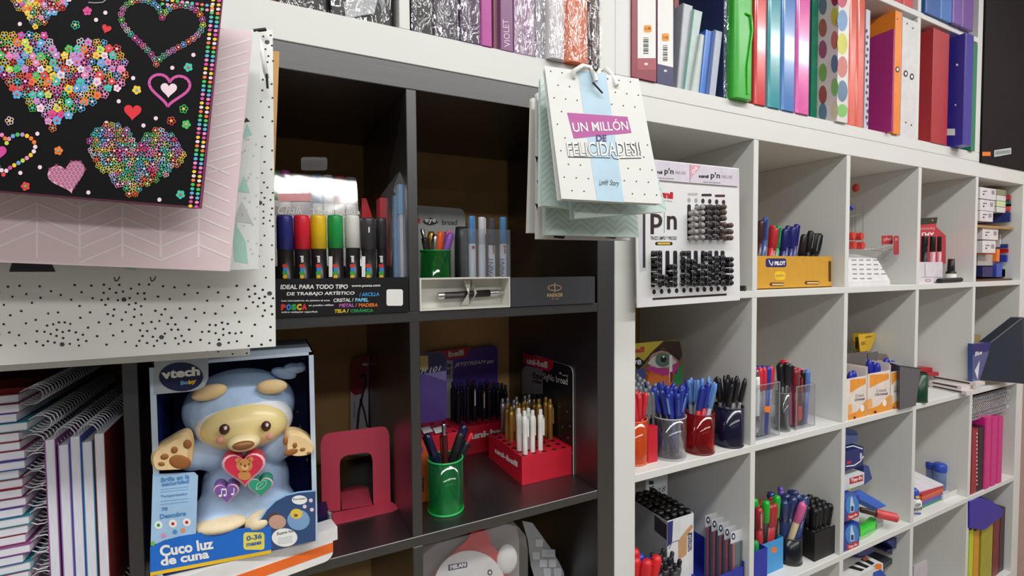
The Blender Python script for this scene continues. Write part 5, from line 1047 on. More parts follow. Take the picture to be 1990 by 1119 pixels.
for i, (a, b) in enumerate(((442, 465), (467, 491))): sb('white box with pink lettering, '+('upper', 'lower')[i]+' of two under the wooden insert', 1909, 1940-i*5, a, b, yS+.005, mat('e2dcdc', .45), txt=1)
sb('orange strip box under the wooden insert', 1936, 1943, 484, 508, yS+.02, ORANGE); sb('white box beside the pink lettered boxes', 1943, 1954, 455, 480, yS+.03, PWH); sb('blue and red box in the lower right compartment', 1958, 1980, 474, 482, yS+.01, mat('2a3f8a', .4)); sb('red box in the lower right compartment', 1960, 1978, 483, 491, yS+.01, RED); sb('blue box under the red one in the lower compartment', 1956, 1982, 495, 509, yS+.01, BLUE)
sb('navy box at the lower left of the compartment', 1909, 1929, 518, 538, yS+.01, NAVY); sb('long white tray box across the lower compartment', 1900, 1934, 494, 516, yS+.03, mat('b8b0aa', .5)); sb('bright blue packet at the bottom of the compartment', 1936, 1948, 512, 538, yS+.02, mat('3a4fae', .4)); sb('small red packet at the bottom of the compartment', 1953, 1959, 524, 537, yS+.02, RED); sb('small green packet at the bottom of the compartment', 1967, 1974, 522, 537, yS+.02, mat('2f6a48', .4))
# ---- (0,2) eye card, packed pens and four cups
t = thing('pen_display', 'display card with a large photographed eye, packed with black pens', 'display box', (.1, .2, W2))
ye_ = .15; Q = pl_y(ye_)
MB().ext(f([(1180, 672), (1310, 660), (1321, 662), (1327, 672), (1327, 840), (1180, 860)], ye_), (0, .002, 0), mat('7a6a3a', .4)).build('back_card', t)
Q.poly([(1185, 672), (1290, 662), (1262, 690), (1230, 720), (1185, 730)], mat('c9b23a')); Q.poly([(1290, 662), (1321, 663), (1326, 690), (1320, 702), (1290, 676), (1266, 684)], mat('3a2420'))
Q.poly([(1262, 690), (1290, 678), (1318, 700), (1300, 716), (1262, 712)], mat('b0907c')); Q.poly([(1254, 716), (1262, 712), (1300, 716), (1322, 700), (1314, 726), (1290, 730), (1262, 728)], mat('c23a8a')); Q.poly([(1256, 718), (1290, 730), (1305, 727), (1310, 760), (1250, 760)], mat('e0783a')); Q.poly([(1236, 718), (1250, 716), (1262, 730), (1250, 760), (1236, 750)], mat('4a5a9a')); Q.poly([(1310, 728), (1325, 703), (1326, 745), (1308, 750)], mat('2f8a4a'))
Q.poly([(1258, 706), (1268, 694), (1284, 688), (1302, 692), (1316, 704), (1300, 712), (1278, 715)], mat('d8d4cc'), 2); Q.disc(1288, 699, 15, mat('5f7a70'), 3, 20, 14); Q.disc(1289, 698, 6, INK, 4, 14); Q.disc(1289, 693, 2.2, PAPER, 5, 8)
Q.ring([(1254, 702), (1266, 686), (1284, 679), (1304, 683), (1320, 698)], 3, mat('2a1a18'), 3, False); Q.text('ball', (1226, 687), (1252, 684), 11, mat('c8343c'), bold=.05, k=3); Q.poly([(1225, 704), (1240, 693), (1255, 704), (1240, 718)], INK, 2); Q.text('eye', (1220, 715), (1246, 712), 14, PAPER, k=4, bold=.02); Q.rect(1300, 690, 1306, 742, PAPER, 5); Q.rect(1301.5, 722, 1306, 742, mat('8a2430'), 6); Q.done(t)
MB().box((.006, .045, W2+.0004), (U(1318, 800, Y=.045).x, .15, W2+.05), mat('2b2b30', .5)).build('tray', t)
SV = mat('9aa0a2', .3, .4); GYB = mat('70767a', .25)
for j in range(6):
    for i in range(8):
        y = .052+j*.017; x = .012+i*.0135+(j % 2)*.006; z = U(1280, 742-j*4, Y=.1).z+R.uniform(-.004, .004)
        if x < .118: pen(pen_parts('cap', BLACK, GYB, SV, 1.15, .13), (x, y, z-.13), (x+R.uniform(-.003, .003), y, z+.1), 'grey capped rollerball in the eye display, '+('front row, ', *[o_+' row back, ' for o_ in ORD[1:]])[j]+('leftmost', *[o_+' from left' for o_ in ORD[1:]])[i], 'rollerballs in the eye display', 'rollerball_pen')
def pcup(name, label, px, pyb, pyt, rpx, m, rim, z0):
    p = U(px, pyb, Z=z0); Z = (p-CAM).dot(fw); r = rpx*Z/F; d = V((p.x-CAM.x, p.y-CAM.y, 0)).normalized(); c = V((p.x, p.y, z0+.0002))+d*r; Z = (c-CAM).dot(fw); r = rpx*Z/F
    h = U(px, pyt, Y=c.y).z-z0; cup(name, label, c, r, h, m, rim); return c, r, h
LU = 'pens in the cups on the second white row'
c, r, h = pcup('pen_cup', 'orange translucent pen cup at the left end of the second white row', 1229, 906, 812, 29, clear('ff6a2a', .35, .06), clear('ff7a3a', .7, .1), W2)
RP = mat('d0303c', .35); fill_cup(c, r, h, [(pen_parts('cap', RP, RP, RP, 1.1, .135), 12, 0, 'red pen standing in the orange cup', LU, 'ballpoint_pen')], 3)
solo('small_box', MB().box((U(1250, 850, Y=.045).x, .03, W2), (U(1268, 850, Y=.045).x, .044, U(1260, 825, Y=.045).z), mat('c82030', .35)), 'red box between the orange and the clear cups', 'box')
c, r, h = pcup('pen_cup', 'clear round pen cup full of blue pens', 1299, 896, 806, 33, clear('f4f2f6', .012, .05), clear('f2f2f6', .4, .08), W2)
BP = mat('2a3a9c', .3); BP2 = mat('3f55b8', .3); BKP = mat('1e1e24', .3)
fill_cup(c, r, h, [(pen_parts('cap', BKP, BP, BP2, 1.1, .142), 19, 0, 'blue capped pen standing in the clear round cup', LU, 'ballpoint_pen'), (pen_parts('click', BP, BP, SKY, 1.05, .148), 6, 0, 'blue click pen standing in the clear round cup', LU, 'ballpoint_pen'), (pen_parts('click', SV, BKP, CHROME, 1.2, .135), 1, 0, 'silver pen leaning across the clear round cup', LU, 'ballpoint_pen')], 5)
c, r, h = pcup('pen_cup', 'dark red translucent pen cup beside the clear one', 1358, 885, 800, 28.5, clear('d8202a', .10, .05), clear('7a0c14', .8, .1), W2)
fill_cup(c, r, h, [(pen_parts('cap', mat('d02a34', .35), BP, BP, 1.1, .145), 11, 0, 'red barrelled pen with blue cap in the dark red cup', LU, 'ballpoint_pen'), (pen_parts('stick', clear('cfe0f4', .4, .1), mat('5f8cc8', .3), SKY, 1.1, .152), 8, 0, 'pale blue clear pen in the dark red cup', LU, 'ballpoint_pen')], 6)
c, r, h = pcup('pen_cup', 'dark navy pen cup, right one of the four cups', 1415, 871, 788, 27.5, mat('151430', .12), mat('1c1a3a', .15), W2)
CG = clear('9a9aa0', .5, .1)
fill_cup(c, r, h, [(pen_parts('stick', CG, BKP, BKP, 1.15, .145), 11, 0, 'clear pen with black cap in the navy cup', LU, 'ballpoint_pen')], 8, 1.0)
# ---- (1,2) acrylic holders
def abox(name, label, x0, x1, y0, y1, z0, z1, m=None):
    m = m or clear('f4f6f8', .012, .05); t = thing(name, label, 'pen holder', ((x0+x1)/2, (y0+y1)/2, z0)); k = .0015
    for n, a, b in (('front_wall', (x0, y0, z0), (x1, y0+k, z1)), ('back_wall', (x0, y1-k, z0), (x1, y1, z1)), ('side_wall', (x0, y0+k, z0), (x0+k, y1-k, z1)), ('side_wall', (x1-k, y0+k, z0), (x1, y1-k, z1)), ('base', (x0+k, y0+k, z0), (x1-k, y1-k, z0+k))): MB().box(a, b, m).build(n, t)
    g = MB(); e = clear('c4c8cc', .5, .1)
    for (xx, yy) in ((x0, y0), (x1, y0), (x1, y1)): g.box((xx-.0008, yy-.0008, z0), (xx+.0008, yy+.0008, z1), e)
    g.box((x0, y0-.0008, z1-.001), (x1, y0+.0008, z1+.0006), e); g.box((x1-.0008, y0, z1-.001), (x1+.0008, y1, z1+.0006), e); g.build('edges', t); return t
def fill_box(x0, x1, y0, y1, z0, h, specs, seed):
    rr = random.Random(seed); k = []
    for s in specs: k += [s]*s[1]
    rr.shuffle(k)
    n = len(k); w, d = x1-x0-.014, y1-y0-.014; nx = max(1, round(math.sqrt(n*max(w, .008)/max(d, .008)))); ny = -(-n//nx); lx, ly = rr.uniform(-.25, .25), rr.uniform(-.2, .2)
    for i, s in enumerate(k):
        u, v = ((i % nx)+.5)/nx-.5, ((i//nx)+.5)/ny-.5; j = lambda e: rr.uniform(-e, e)
        a = V(((x0+x1)/2+u*w*.8-lx*w*.3+j(.0008), (y0+y1)/2+v*d*.8-ly*d*.3+j(.0008), z0+.003)); b = V(((x0+x1)/2+u*w*.98+j(.0012), (y0+y1)/2+v*d*.98+j(.0012), z0+h)); pen(s[0], a, b, s[2], s[3], s[4])
LA = 'pens in the acrylic holders'
p = U(1514, 846, Z=W2); xa, ya = p.x, p.y; z1 = U(1514, 742, Y=ya).z
t = abox('pen_holder', 'tall clear acrylic pen holder with an orange price sticker', .3545, xa, ya, ya+.05, W2, z1); P = pl_y(ya); P.poly(rrect(1486, 789, 1497, 801, 1), ORANGE); P.done(t)
CP = clear('e8e4ea', .35, .1)
fill_box(.36, xa, ya, ya+.05, W2, z1-W2, [(pen_parts('stick', CP, RP, RP, 1.5, .165), 5, 'clear pen with red cap in the tall acrylic holder', LA, 'ballpoint_pen'), (pen_parts('click', PAPER, CHROME, CHROME, 1.5, .16), 4, 'white and chrome pen in the tall acrylic holder', LA, 'ballpoint_pen'), (pen_parts('cap', BP, BP, BP, 1.5, .165), 4, 'blue pen in the tall acrylic holder', LA, 'ballpoint_pen'), (pen_parts('click', PURP, TEAL, CHROME, 1.5, .155), 2, 'purple pen with teal button in the acrylic holder', LA, 'ballpoint_pen')], 11)
c, r, h = pcup('pen_cup', 'slim clear round cup between the two acrylic holders', 1521, 839, 762, 13, clear('eceef0', .02, .06), clear('b0b4b8', .4, .08), W2)
fill_cup(c, r, h, [(pen_parts('cap', BKP, BKP, BKP, 1.4, .16), 4, 0, 'black pen in the slim clear cup', LA, 'ballpoint_pen'), (pen_parts('cap', RP, RP, RP, 1.7, .165), 2, 0, 'red pen in the slim clear cup', LA, 'ballpoint_pen')], 12)
p = U(1583, 827, Z=W2); q = U(1551, 834, Z=W2); z1 = U(1583, 745, Y=p.y).z
abox('pen_holder', 'clear rectangular acrylic holder with blue and pink pens', q.x-.012, p.x, p.y, p.y+.06, W2, z1)
fill_box(q.x-.012, p.x, p.y, p.y+.06, W2, z1-W2, [(pen_parts('cap', mat('4f74c4', .35), mat('4f74c4', .35), SKY, 1.6, .14), 4, 'blue pen in the rectangular acrylic holder', LA, 'ballpoint_pen'), (pen_parts('cap', PINK, PINK, PINK, 1.5, .14), 3, 'pink pen in the rectangular acrylic holder', LA, 'ballpoint_pen'), (pen_parts('cap', BKP, BKP, CHROME, 1.4, .14), 3, 'black pen in the rectangular acrylic holder', LA, 'ballpoint_pen'), (pen_parts('cap', mat('8a2430', .3), mat('8a2430', .3), CHROME, 1.5, .145), 2, 'dark red pen in the rectangular acrylic holder', LA, 'ballpoint_pen'), (pen_parts('click', BKP, RP, RP, 1.5, .145), 1, 'black pen with red top in the rectangular acrylic holder', LA, 'ballpoint_pen')], 14)
# ---- (2,2) orange and white pen boxes
OW_, OR_ = mat('e8dcd2', .45), mat('ee9a34', .45); yB = .004
zb = W2
def penbox(label, px0, px1, ty, by, Y, z0, X0=None):
    x0 = X0 if X0 is not None else U(px0, by, Y=Y).x; x1 = U(px1, by, Y=Y).x; z1 = U(px0, ty, Y=Y).z
    t = thing('pen_box', label, 'pen box', ((x0+x1)/2, Y+.03, z0), 'orange and white pen boxes'); m = .0012
    MB().box((x0, Y, z0), (x1, Y+m, z1), OW_).build('front_panel', t); MB().box((x0, Y+m, z0), (x0+m, Y+.06, z1+.02), OW_).build('side_panel', t); MB().box((x1-m, Y+m, z0), (x1, Y+.06, z1+.02), OW_).build('side_panel', t); MB().box((x0, Y+.06-m, z0), (x1, Y+.06, z1+.045), mat('6a625e', .5)).build('back_panel', t); MB().box((x0+m, Y+m, z0), (x1-m, Y+.06-m, z0+m), OW_).build('base', t)
    P = pl_y(Y); w = px1-px0; hh = by-ty; fx = lambda u, v: (px0+w*u, ty+hh*v)
    P.poly([fx(.12, .02), fx(.98, -.02), fx(.98, .12), fx(.62, .2), fx(.12, .34)], OR_); P.poly([fx(0, .86), fx(.5, .78), fx(1, .5), fx(1, .98), fx(0, 1.0)], OR_); P.poly([fx(0, .62), fx(.2, .6), fx(.25, .8), fx(0, .86)], mat('f0b060'))
    P.text('Cristal', fx(.42, .45), fx(.85, .42), 6, mat('6a6a78'), bold=0); P.text('Original', fx(.36, .56), fx(.92, .52), 7, mat('3a3a58'), bold=.02); P.disc(*fx(.78, .7), 4, PAPER, 2, 10, 7); P.rect(*fx(.3, .9), *fx(.42, .96), mat('5a2a3a'), 2); P.done(t)
    return t, x0, x1, z1
for lb, a, b, ty, by in (('orange and white pen box, left of three', 1648, 1683, 736, 817), ('orange and white pen box, middle of three with raised lid', 1685, 1728, 727, 806), ('narrow orange and white pen box, right of three', 1730, 1749, 723, 797)):
    t, x0, x1, z1 = penbox(lb, a, b, ty, by, yB, W2+.0002, X0=.7035 if a == 1648 else None)
    bb = mat('2a34a8', .3)
    for i in range(5 if b-a > 25 else 2):
        px = a+5+(b-a-10)*i/4 if b-a > 25 else a+6+i*7; tp = U(px, ty-8-R.uniform(0, 16)-(10 if a == 1685 else 0), Y=yB+.03); bs = V((min(max(tp.x-.004, x0+.008), x1-.008), yB+.032, W2+.004)); pen(pen_parts('stick', clear('c8d4f0', .4, .1), bb, bb, 1.7, round((tp-bs).length, 3)), bs, tp, 'blue capped stick pen in the '+('left', 'middle', 'right')[(a > 1650)+(a > 1700)]+' orange and white box', 'blue stick pens in the boxes')
t = thing('box_lid', 'grey raised lid flap of the middle orange pen box', 'box lid', (.8, .07, W2)); MB().ext(f([(1674, 690), (1690, 684), (1722, 688), (1748, 722), (1735, 728), (1690, 720)], yB+.062), (0, .002, 0), mat('7a7068', .5)).build('flap', t)
for i, (q, lb) in enumerate((([(1657, 648), (1680, 645), (1680, 682), (1662, 684)], 'yellow hanging card behind, left of the pair'), ([(1668, 650), (1700, 646), (1703, 655), (1697, 668), (1690, 682), (1672, 684)], 'yellow hanging card with black lettering, right of the pair'))):
    y = .12-i*.02; g = MB().ext(f(q, y), (0, .0015, 0), mat('e2b42a', .5)); qx = U(q[0][0]+8, 684, Y=y); g.box((qx.x-.004, y+.0016, W2), (qx.x+.02, y+.006, qx.z+.01), mat('3a2c18', .5)); o = solo('hanging_card', g, lb, 'card'); Q = pl_y(y)
    if i: Q.text('edge', (1681, 658), (1693, 656), 5, mat('5a3a10')); Q.text('BIC', (1674, 671), (1684, 669), 7, mat('6a4a10'), bold=0)
    else: Q.rect(1662, 655, 1668, 678, mat('4a3a18'))
    Q.done(o)
p = U(1766, 792, Z=W2); Y0 = p.y; pot = [(1749, 792), (1780, 786), (1789, 716), (1749, 711)]; q = f(pot, Y0); zb_ = W2+.0004
for v in q[:2]: v.z = zb_
bk = [q[0]+V((.034, .045, 0)), q[1]+V((.012, .045, 0)), q[2]+V((.012, .05, 0)), q[3]+V((.034, .05, 0))]
t = thing('mesh_pot', 'dark grey tapered pot beside the orange pen boxes', 'pot', (p.x, Y0+.03, zb_)); GM = mat('5a5c60', .35, var=.1, sc=300)
g = MB(); g.poly(q, GM); g.poly([q[1], bk[1], bk[2], q[2]], GM); g.poly([bk[0], q[0], q[3], bk[3]], GM); g.poly(bk[::-1], GM); g.poly([q[0], bk[0], bk[1], q[1]], GM); g.build('pot_body', t); g = MB()
rim = [q[3], q[2], bk[2], bk[3]]; g.tube(rim, .0018, mat('3a3c40', .3), 6, True); g.build('rim', t)
# ---- (3,2)
c = U(1797, 783, Z=W2); Z = (c-CAM).dot(fw); r = 14*Z/F; c = V((c.x+.4*r, c.y+.9*r, W2+.0002)); h = U(1797, 722, Y=c.y).z-W2
cup('pen_cup', 'dark green cup at the front left of the fourth cell in the second white row', c, r, h, mat('12402a', .3), mat('0f3020', .3))
def lay(name, lb, a, b, Z0, Z1, dep, m, cat='box', group=None):
    """a flat box lying down between two front base pixels on height Z0"""
    p, q = U(*a, Z=Z0), U(*b, Z=Z0); d = (q-p); d.z = 0; n = V((-d.y, d.x, 0)).normalized(); n = n if n.dot(p-CAM) > 0 else -n
    t = thing(name, lb, cat, (p+q)/2+n*dep/2, group); MB().ext([p, q, q+n*dep, p+n*dep], (0, 0, Z1-Z0), m).build('box_body', t)
    return t, Pl(p, q, p+V((0, 0, 1))), p, q, n
GR_ = 'ruler boxes stacked flat'; zc_ = W2+.0004
for i, (a, b, lb) in enumerate((((1806, 752), (1878, 767), 'bottom'), ((1806, 745), (1868, 757), 'middle'), ((1806, 734), (1896, 750), 'top'))):
    t, P, p, q, n = lay('ruler_box', 'white narrow pencil box with a dark window, '+lb+' of the flat pile', a, b, zc_+i*.0105, zc_+i*.0105+.0102, .05, mat('dcd4d0', .45), 'box', GR_)
    w_ = V((0, 0, 1)); e = P.n*.0003; P.mb.poly([p+(q-p)*.1+w_*.003+e, p+(q-p)*.88+w_*.003+e, p+(q-p)*.88+w_*.0075+e, p+(q-p)*.1+w_*.0075+e], mat('2c2a2c')); P.done(t)
for i, (a, b, lb) in enumerate((((1800, 731), (1850, 729), 'lower'), ((1786, 722), (1842, 720), 'upper'))):
    t, P, p, q, n = lay('small_box', 'red narrow box, '+lb+' of two above the white ruler boxes', a, b, zc_+.0316+i*.0125, zc_+.0316+i*.0125+.012, .03, mat('b8323a', .4), 'box', 'red narrow boxes'); m_ = (p+q)/2; P.mb.ext([m_+P.n*.0004, m_+P.n*.0004+(q-p).normalized()*.002, m_+P.n*.0004+(q-p).normalized()*.002+V((0, 0, .012)), m_+P.n*.0004+V((0, 0, .012))], P.n*.0002, mat('e0b0b0')); P.done(t)
# ---- (4,2) binder and packet
t = thing('soft_packet', 'blue plastic packet beside the dark slanted binder', 'packet', (1.46, .1, W2)); MB().ext(f([(1890, 668), (1926, 665), (1920, 690), (1904, 738), (1890, 742)], -.008), (0, .012, 0), mat('2f4a8c', .25, coat=.5)).build('packet_body', t); Q = pl_y(-.008); Q.text('Blue', (1894, 692), (1908, 688), 8, PAPER, bold=.02, shear=.3); Q.poly([(1894, 720), (1904, 700), (1900, 738)], mat('d8dce4')); Q.poly([(1890, 668), (1926, 665), (1922, 682), (1890, 690)], mat('2a2870'), .6); Q.done(t)
solo('small_box', MB().box((1.4045, .1, W2), (min(U(1932, 655, Y=.1).x, 1.73), .18, U(1900, 652, Y=.1).z), mat('a88a5c', .6)), 'tan box behind the blue packet', 'box')
t = thing('document_case', 'dark slate document case standing slanted at the right edge', 'document case', (1.6, 0, W2))
q = [U(1903, 738, Y=.012), U(1992, 746, Y=-.05), U(1997, 617, Y=-.05), U(1985, 618, Y=-.045), U(1903, 682, Y=.012)]
MB().ext(q, (.01, .03, 0), mat('2a333e', .4, bump=.1, sc=90)).build('case_body', t); Pq = Pl(q[0], q[1], q[2]); Pq.text('PLUS', (1924, 697), (1937, 703), 5, mat('a8b0b8'), bold=.03); Pq.ring([(1910, 692), (1928, 680), (1955, 702), (1935, 716)], .8, mat('4a5460')); Pq.done(t)
MB().tube([q[3]+V((0, -.002, .001)), q[4]+V((0, -.002, .001))], .004, mat('3a3f46', .4), 6).build('rim', t)
# ---- (0,3) boxed markers, refill packs
yf_ = .035
t = thing('marker_box', 'white and navy open box of black capped markers on the third white row', 'marker box', (.12, .1, W3))
pc = U(1297, 1108, Y=yf_); xr_ = U(1348, 1000, Y=yf_).x; z1 = U(1297, 1013, Y=yf_).z; xl_ = U(1297, 1050, Y=yf_).x
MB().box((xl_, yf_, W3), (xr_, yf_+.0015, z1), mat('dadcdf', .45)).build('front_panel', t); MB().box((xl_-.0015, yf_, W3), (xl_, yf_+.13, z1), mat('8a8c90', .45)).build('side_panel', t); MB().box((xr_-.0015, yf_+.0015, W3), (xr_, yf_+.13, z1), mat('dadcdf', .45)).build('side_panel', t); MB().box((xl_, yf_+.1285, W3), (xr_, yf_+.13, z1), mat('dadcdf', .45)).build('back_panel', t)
P = pl_y(yf_); P.poly([(1297, 1015), (1308, 1011), (1306, 1055), (1297, 1062)], mat('2a2f70')); P.poly([(1318, 1050), (1333, 1030), (1344, 1018), (1347, 1024), (1335, 1042), (1334, 1078), (1318, 1088)], mat('c0966a')); P.poly([(1337, 1036), (1345, 1034), (1344, 1068), (1337, 1072)], mat('2a2f60'), 2); P.ring([(1300, 1066), (1306, 1054), (1316, 1050), (1320, 1052)], 2, GREY, 2, False); P.text('STAEDTLER', (1343, 1070), (1343, 1038), 0, PAPER, 3, 0, tl=(1338, 1070)); P.done(t)
P = pl_x(xl_-.0016); P.poly([(1272, 1000), (1296, 1020), (1296, 1050), (1272, 1030)], mat('1c1c2c')); P.done(t)
for j in range(7):
    for i in range(4):
        x = xl_+.008+i*(xr_-xl_-.016)/3; y = yf_+.012+j*.0178; zt2 = z1+.006+R.uniform(-.002, .002)
        pen(pen_parts('marker', mat('2a2a30', .4), mat('101012', .35), mat('101012', .35), 1.75, .137), (x, y, zt2-.137), (x, y, zt2+1), 'black capped marker in the white and navy box, '+('front row, ', *[o_+' row back, ' for o_ in ORD[1:]])[j]+('leftmost', 'second from left', 'third from left', 'rightmost')[i], 'markers in the white and navy box', 'marker', 'marker')
bb_ = U(1255, 968, Y=.2); o = solo('small_box', MB().box((bb_.x, .2, W3), (U(1297, 960, Y=.2).x, .26, U(1275, 925, Y=.2).z), mat('d2d6d6', .5)), 'white box with handwritten 0,8 behind the marker box', 'box')
P = pl_y(.2); P.text('0,8', (1277, 960), (1293, 955), 11, mat('2a3450'), bold=-.005, shear=.3); P.rect(1261, 934, 1270, 941, INK); P.rect(1263, 953, 1274, 960, INK); P.poly([(1261, 947), (1271, 944), (1271, 946), (1261, 949)], INK); P.done(o)
LM = 'loose pens at the front of the third white row'
def mcup(lb, px, py, rpx, hpx, m, z0, specs, seed, front=None):
    p = U(px, py, Z=z0) if front is None else V((U(px, 1000, Y=front).x, front, z0)); Z = (p-CAM).dot(fw); r = rpx*Z/F; c = V((p.x+.35*r, p.y+.93*r, z0+.0002)); cup('pen_cup', lb, c, r, hpx, m, None); fill_cup(c, r, hpx, specs, seed); return c, r
RP = mat('d8262e', .4); BP3 = mat('2446b8', .4)
mcup('dark mesh pen cup at the bottom left holding red and blue foam pens', 1250, 0, 26, .085, mat('3a3c40', .4), W3, [(pen_parts('cap', RP, RP, RP, 2.0, .168), 4, 0, 'red foam grip pen in the bottom left cup', LM, 'ballpoint_pen'), (pen_parts('cap', BP3, BP3, BP3, 2.0, .158), 5, 0, 'blue foam grip pen in the bottom left cup', LM, 'ballpoint_pen')], 21, front=-.005)
GK = mat('4a4c50', .35)
mcup('dark mesh pen cup holding grey mechanical pencils in front of the marker box', 1305, 0, 27, .085, mat('2f3134', .4), W3, [(pen_parts('click', GK, BKP, CHROME, 1.6, .15), 12, 0, 'grey mechanical pencil in the bottom mesh cup', LM, 'mechanical_pencil')], 22, front=-.02)
# blue tray with hanging packs
yt = .012; xt0, xt1 = U(1360, 1100, Y=yt).x, min(U(1456, 1100, Y=yt).x, .333); ztr = U(1440, 1102, Y=yt).z
t = thing('blue_tray', 'blue plastic tray holding fine-liner packs on the third white row', 'tray', ((xt0+xt1)/2, .08, W3)); BT_ = mat('2a36a0', .3)
for n, a, b in (('front_wall', (xt0, yt, W3), (xt1, yt+.002, ztr)), ('back_wall', (xt0, .19, W3), (xt1, .192, ztr+.03)), ('side_wall', (xt0, yt, W3), (xt0+.002, .19, ztr+.01)), ('side_wall', (xt1-.002, yt, W3), (xt1, .19, ztr+.01)), ('base', (xt0, yt, W3), (xt1, .19, W3+.002))): MB().box(a, b, BT_).build(n, t)
for i in range(5):
    cx, cy = 1371+i*12.3, 1001+i*8; y = U(cx, cy, X=U(1420, 1030, Y=.022).x).y
    t = thing('pen_pack', 'clear pack of coloured fine-liners, '+('rearmost', 'second from the back', 'middle', 'second from the front', 'frontmost')[i]+' in the blue tray', 'pen pack', (U(cx+12, cy, Y=y).x, y, W3+.003), 'fine-liner packs in the blue tray')
    MB().ext(f([(cx, cy+1), (cx+23, cy-6), (cx+23, cy+16), (cx, cy+24)], y), (0, .001, 0), mat('d6d8da', .4)).build('header_card', t); P = pl_y(y); P.disc(cx+5, cy+9, 3.8, mat('26305a'), 1, 10, 7); P.disc(cx+5, cy+9, 1.8, PAPER, 2, 8, 3.5); P.done(t)
    a = U(cx+2, cy+22, Y=y); b = U(cx+26, cy+22, Y=y)
    MB().box((a.x, y-.004, W3+.004), (b.x, y+.006, a.z), clear('e4e8ec', .12, .06)).build('clear_case', t)
    for j, hx in enumerate(('c84a5a', '3a5a8a', '2f7a5a', '22242c', 'b03a4a')):
        x = a.x+(b.x-a.x)*(j+.5)/5; MB().cyl((x, y, W3+.006), (x, y, a.z-.003), .0036, .0036, mat(hx, .35), 8).build('fineliner', t)
# ---- (1,3)
def openbox(name, lb, x0, x1, y0, y1, z0, z1, m, cat='pen holder'):
    t = thing(name, lb, cat, ((x0+x1)/2, (y0+y1)/2, z0)); k = .0022
    for n, a, b in (('front_wall', (x0, y0, z0), (x1, y0+k, z1)), ('back_wall', (x0, y1-k, z0), (x1, y1, z1)), ('side_wall', (x0, y0+k, z0), (x0+k, y1-k, z1)), ('side_wall', (x1-k, y0+k, z0), (x1, y1-k, z1)), ('base', (x0+k, y0+k, z0), (x1-k, y1-k, z0+k))): MB().box(a, b, m).build(n, t)
    return t
LC = 'pens on the third white row, second cell'
x0, x1 = .3525, U(1491, 1090, Y=.0).x; openbox('pen_box', 'royal blue square pen box at the cell edge', x0, x1, .0, .05, W3, U(1485, 1066, Y=0).z, mat('2a36a8', .4))
fill_box(x0, x1, .0, .05, W3, .07, [(pen_parts('cap', GREEN, GREEN, GREEN, 1.5, .11), 2, 'green pen in the royal blue box', LC, 'ballpoint_pen')], 31)
yy = .035; x0, x1 = U(1492, 1070, Y=yy).x-.02, U(1522, 1070, Y=yy).x; z1 = U(1505, 1050, Y=yy).z
t = openbox('pen_box', 'light blue square pen box with an orange dot', x0, x1, yy, yy+.06, W3, z1, mat('3f9ad8', .4)); P = pl_y(yy); P.disc(1504, 1068, 5.5, ORANGE, 1, 14, 6); P.done(t)
GN = mat('22b03a', .25); RK = mat('b02a34', .25)
fill_box(x0-.004, x1, yy, yy+.06, W3, z1-W3, [(pen_parts('cap', GN, GN, GN, 1.9, .14), 4, 'bright green pen in the light blue box', LC, 'ballpoint_pen'), (pen_parts('cap', RK, RK, CHROME, 1.9, .165), 7, 'red pen in the light blue box', LC, 'ballpoint_pen'), (pen_parts('cap', BLACK, GN, GN, 1.7, .18), 4, 'black pen with green cap in the light blue box', LC, 'ballpoint_pen')], 32)
p = U(1546, 1101, Z=W3); Z = (p-CAM).dot(fw); r = 24*Z/F; c = V((p.x+.45*r, p.y+.9*r, W3+.0002)); h = U(1546, 1032, Y=c.y).z-W3
cup('pen_cup', 'black mesh pen cup with blue pens in clear sleeves', c, r, h, clear('1c1e26', .75, .2), mat('2a2c30', .3))
DB = mat('2a3a6c', .2, coat=.5); fill_cup(c, r, h, [(pen_parts('cap', DB, DB, CHROME, 2.0, .165), 9, 0, 'dark blue pen in the black mesh cup', LC, 'ballpoint_pen'), (pen_parts('cap', mat('c8b48c', .3), PINK, PINK, 1.6, .17), 2, 0, 'beige and pink pen in the black mesh cup', LC, 'ballpoint_pen'), (pen_parts('cap', mat('5a4aa0', .3), mat('5a4aa0', .3), CHROME, 1.6, .165), 3, 0, 'violet pen in the black mesh cup', LC, 'ballpoint_pen')], 33)
p = U(1585, 1090, Z=W3); q = U(1624, 1074, Z=W3); y0 = (p.y+q.y)/2; z1 = U(1600, 1030, Y=y0).z
openbox('pen_box', 'black box tightly filled with black pens', U(1585, 1060, Y=y0).x-.004, U(1624, 1060, Y=y0).x, y0, y0+.075, W3, z1, mat('151414', .5))
fill_box(U(1585, 1060, Y=y0).x-.004, U(1624, 1060, Y=y0).x, y0, y0+.075, W3, z1-W3, [(pen_parts('cap', BLACK, BLACK, BLACK, 1.7, .13), 16, 'black pen in the black box', LC, 'ballpoint_pen')], 34)
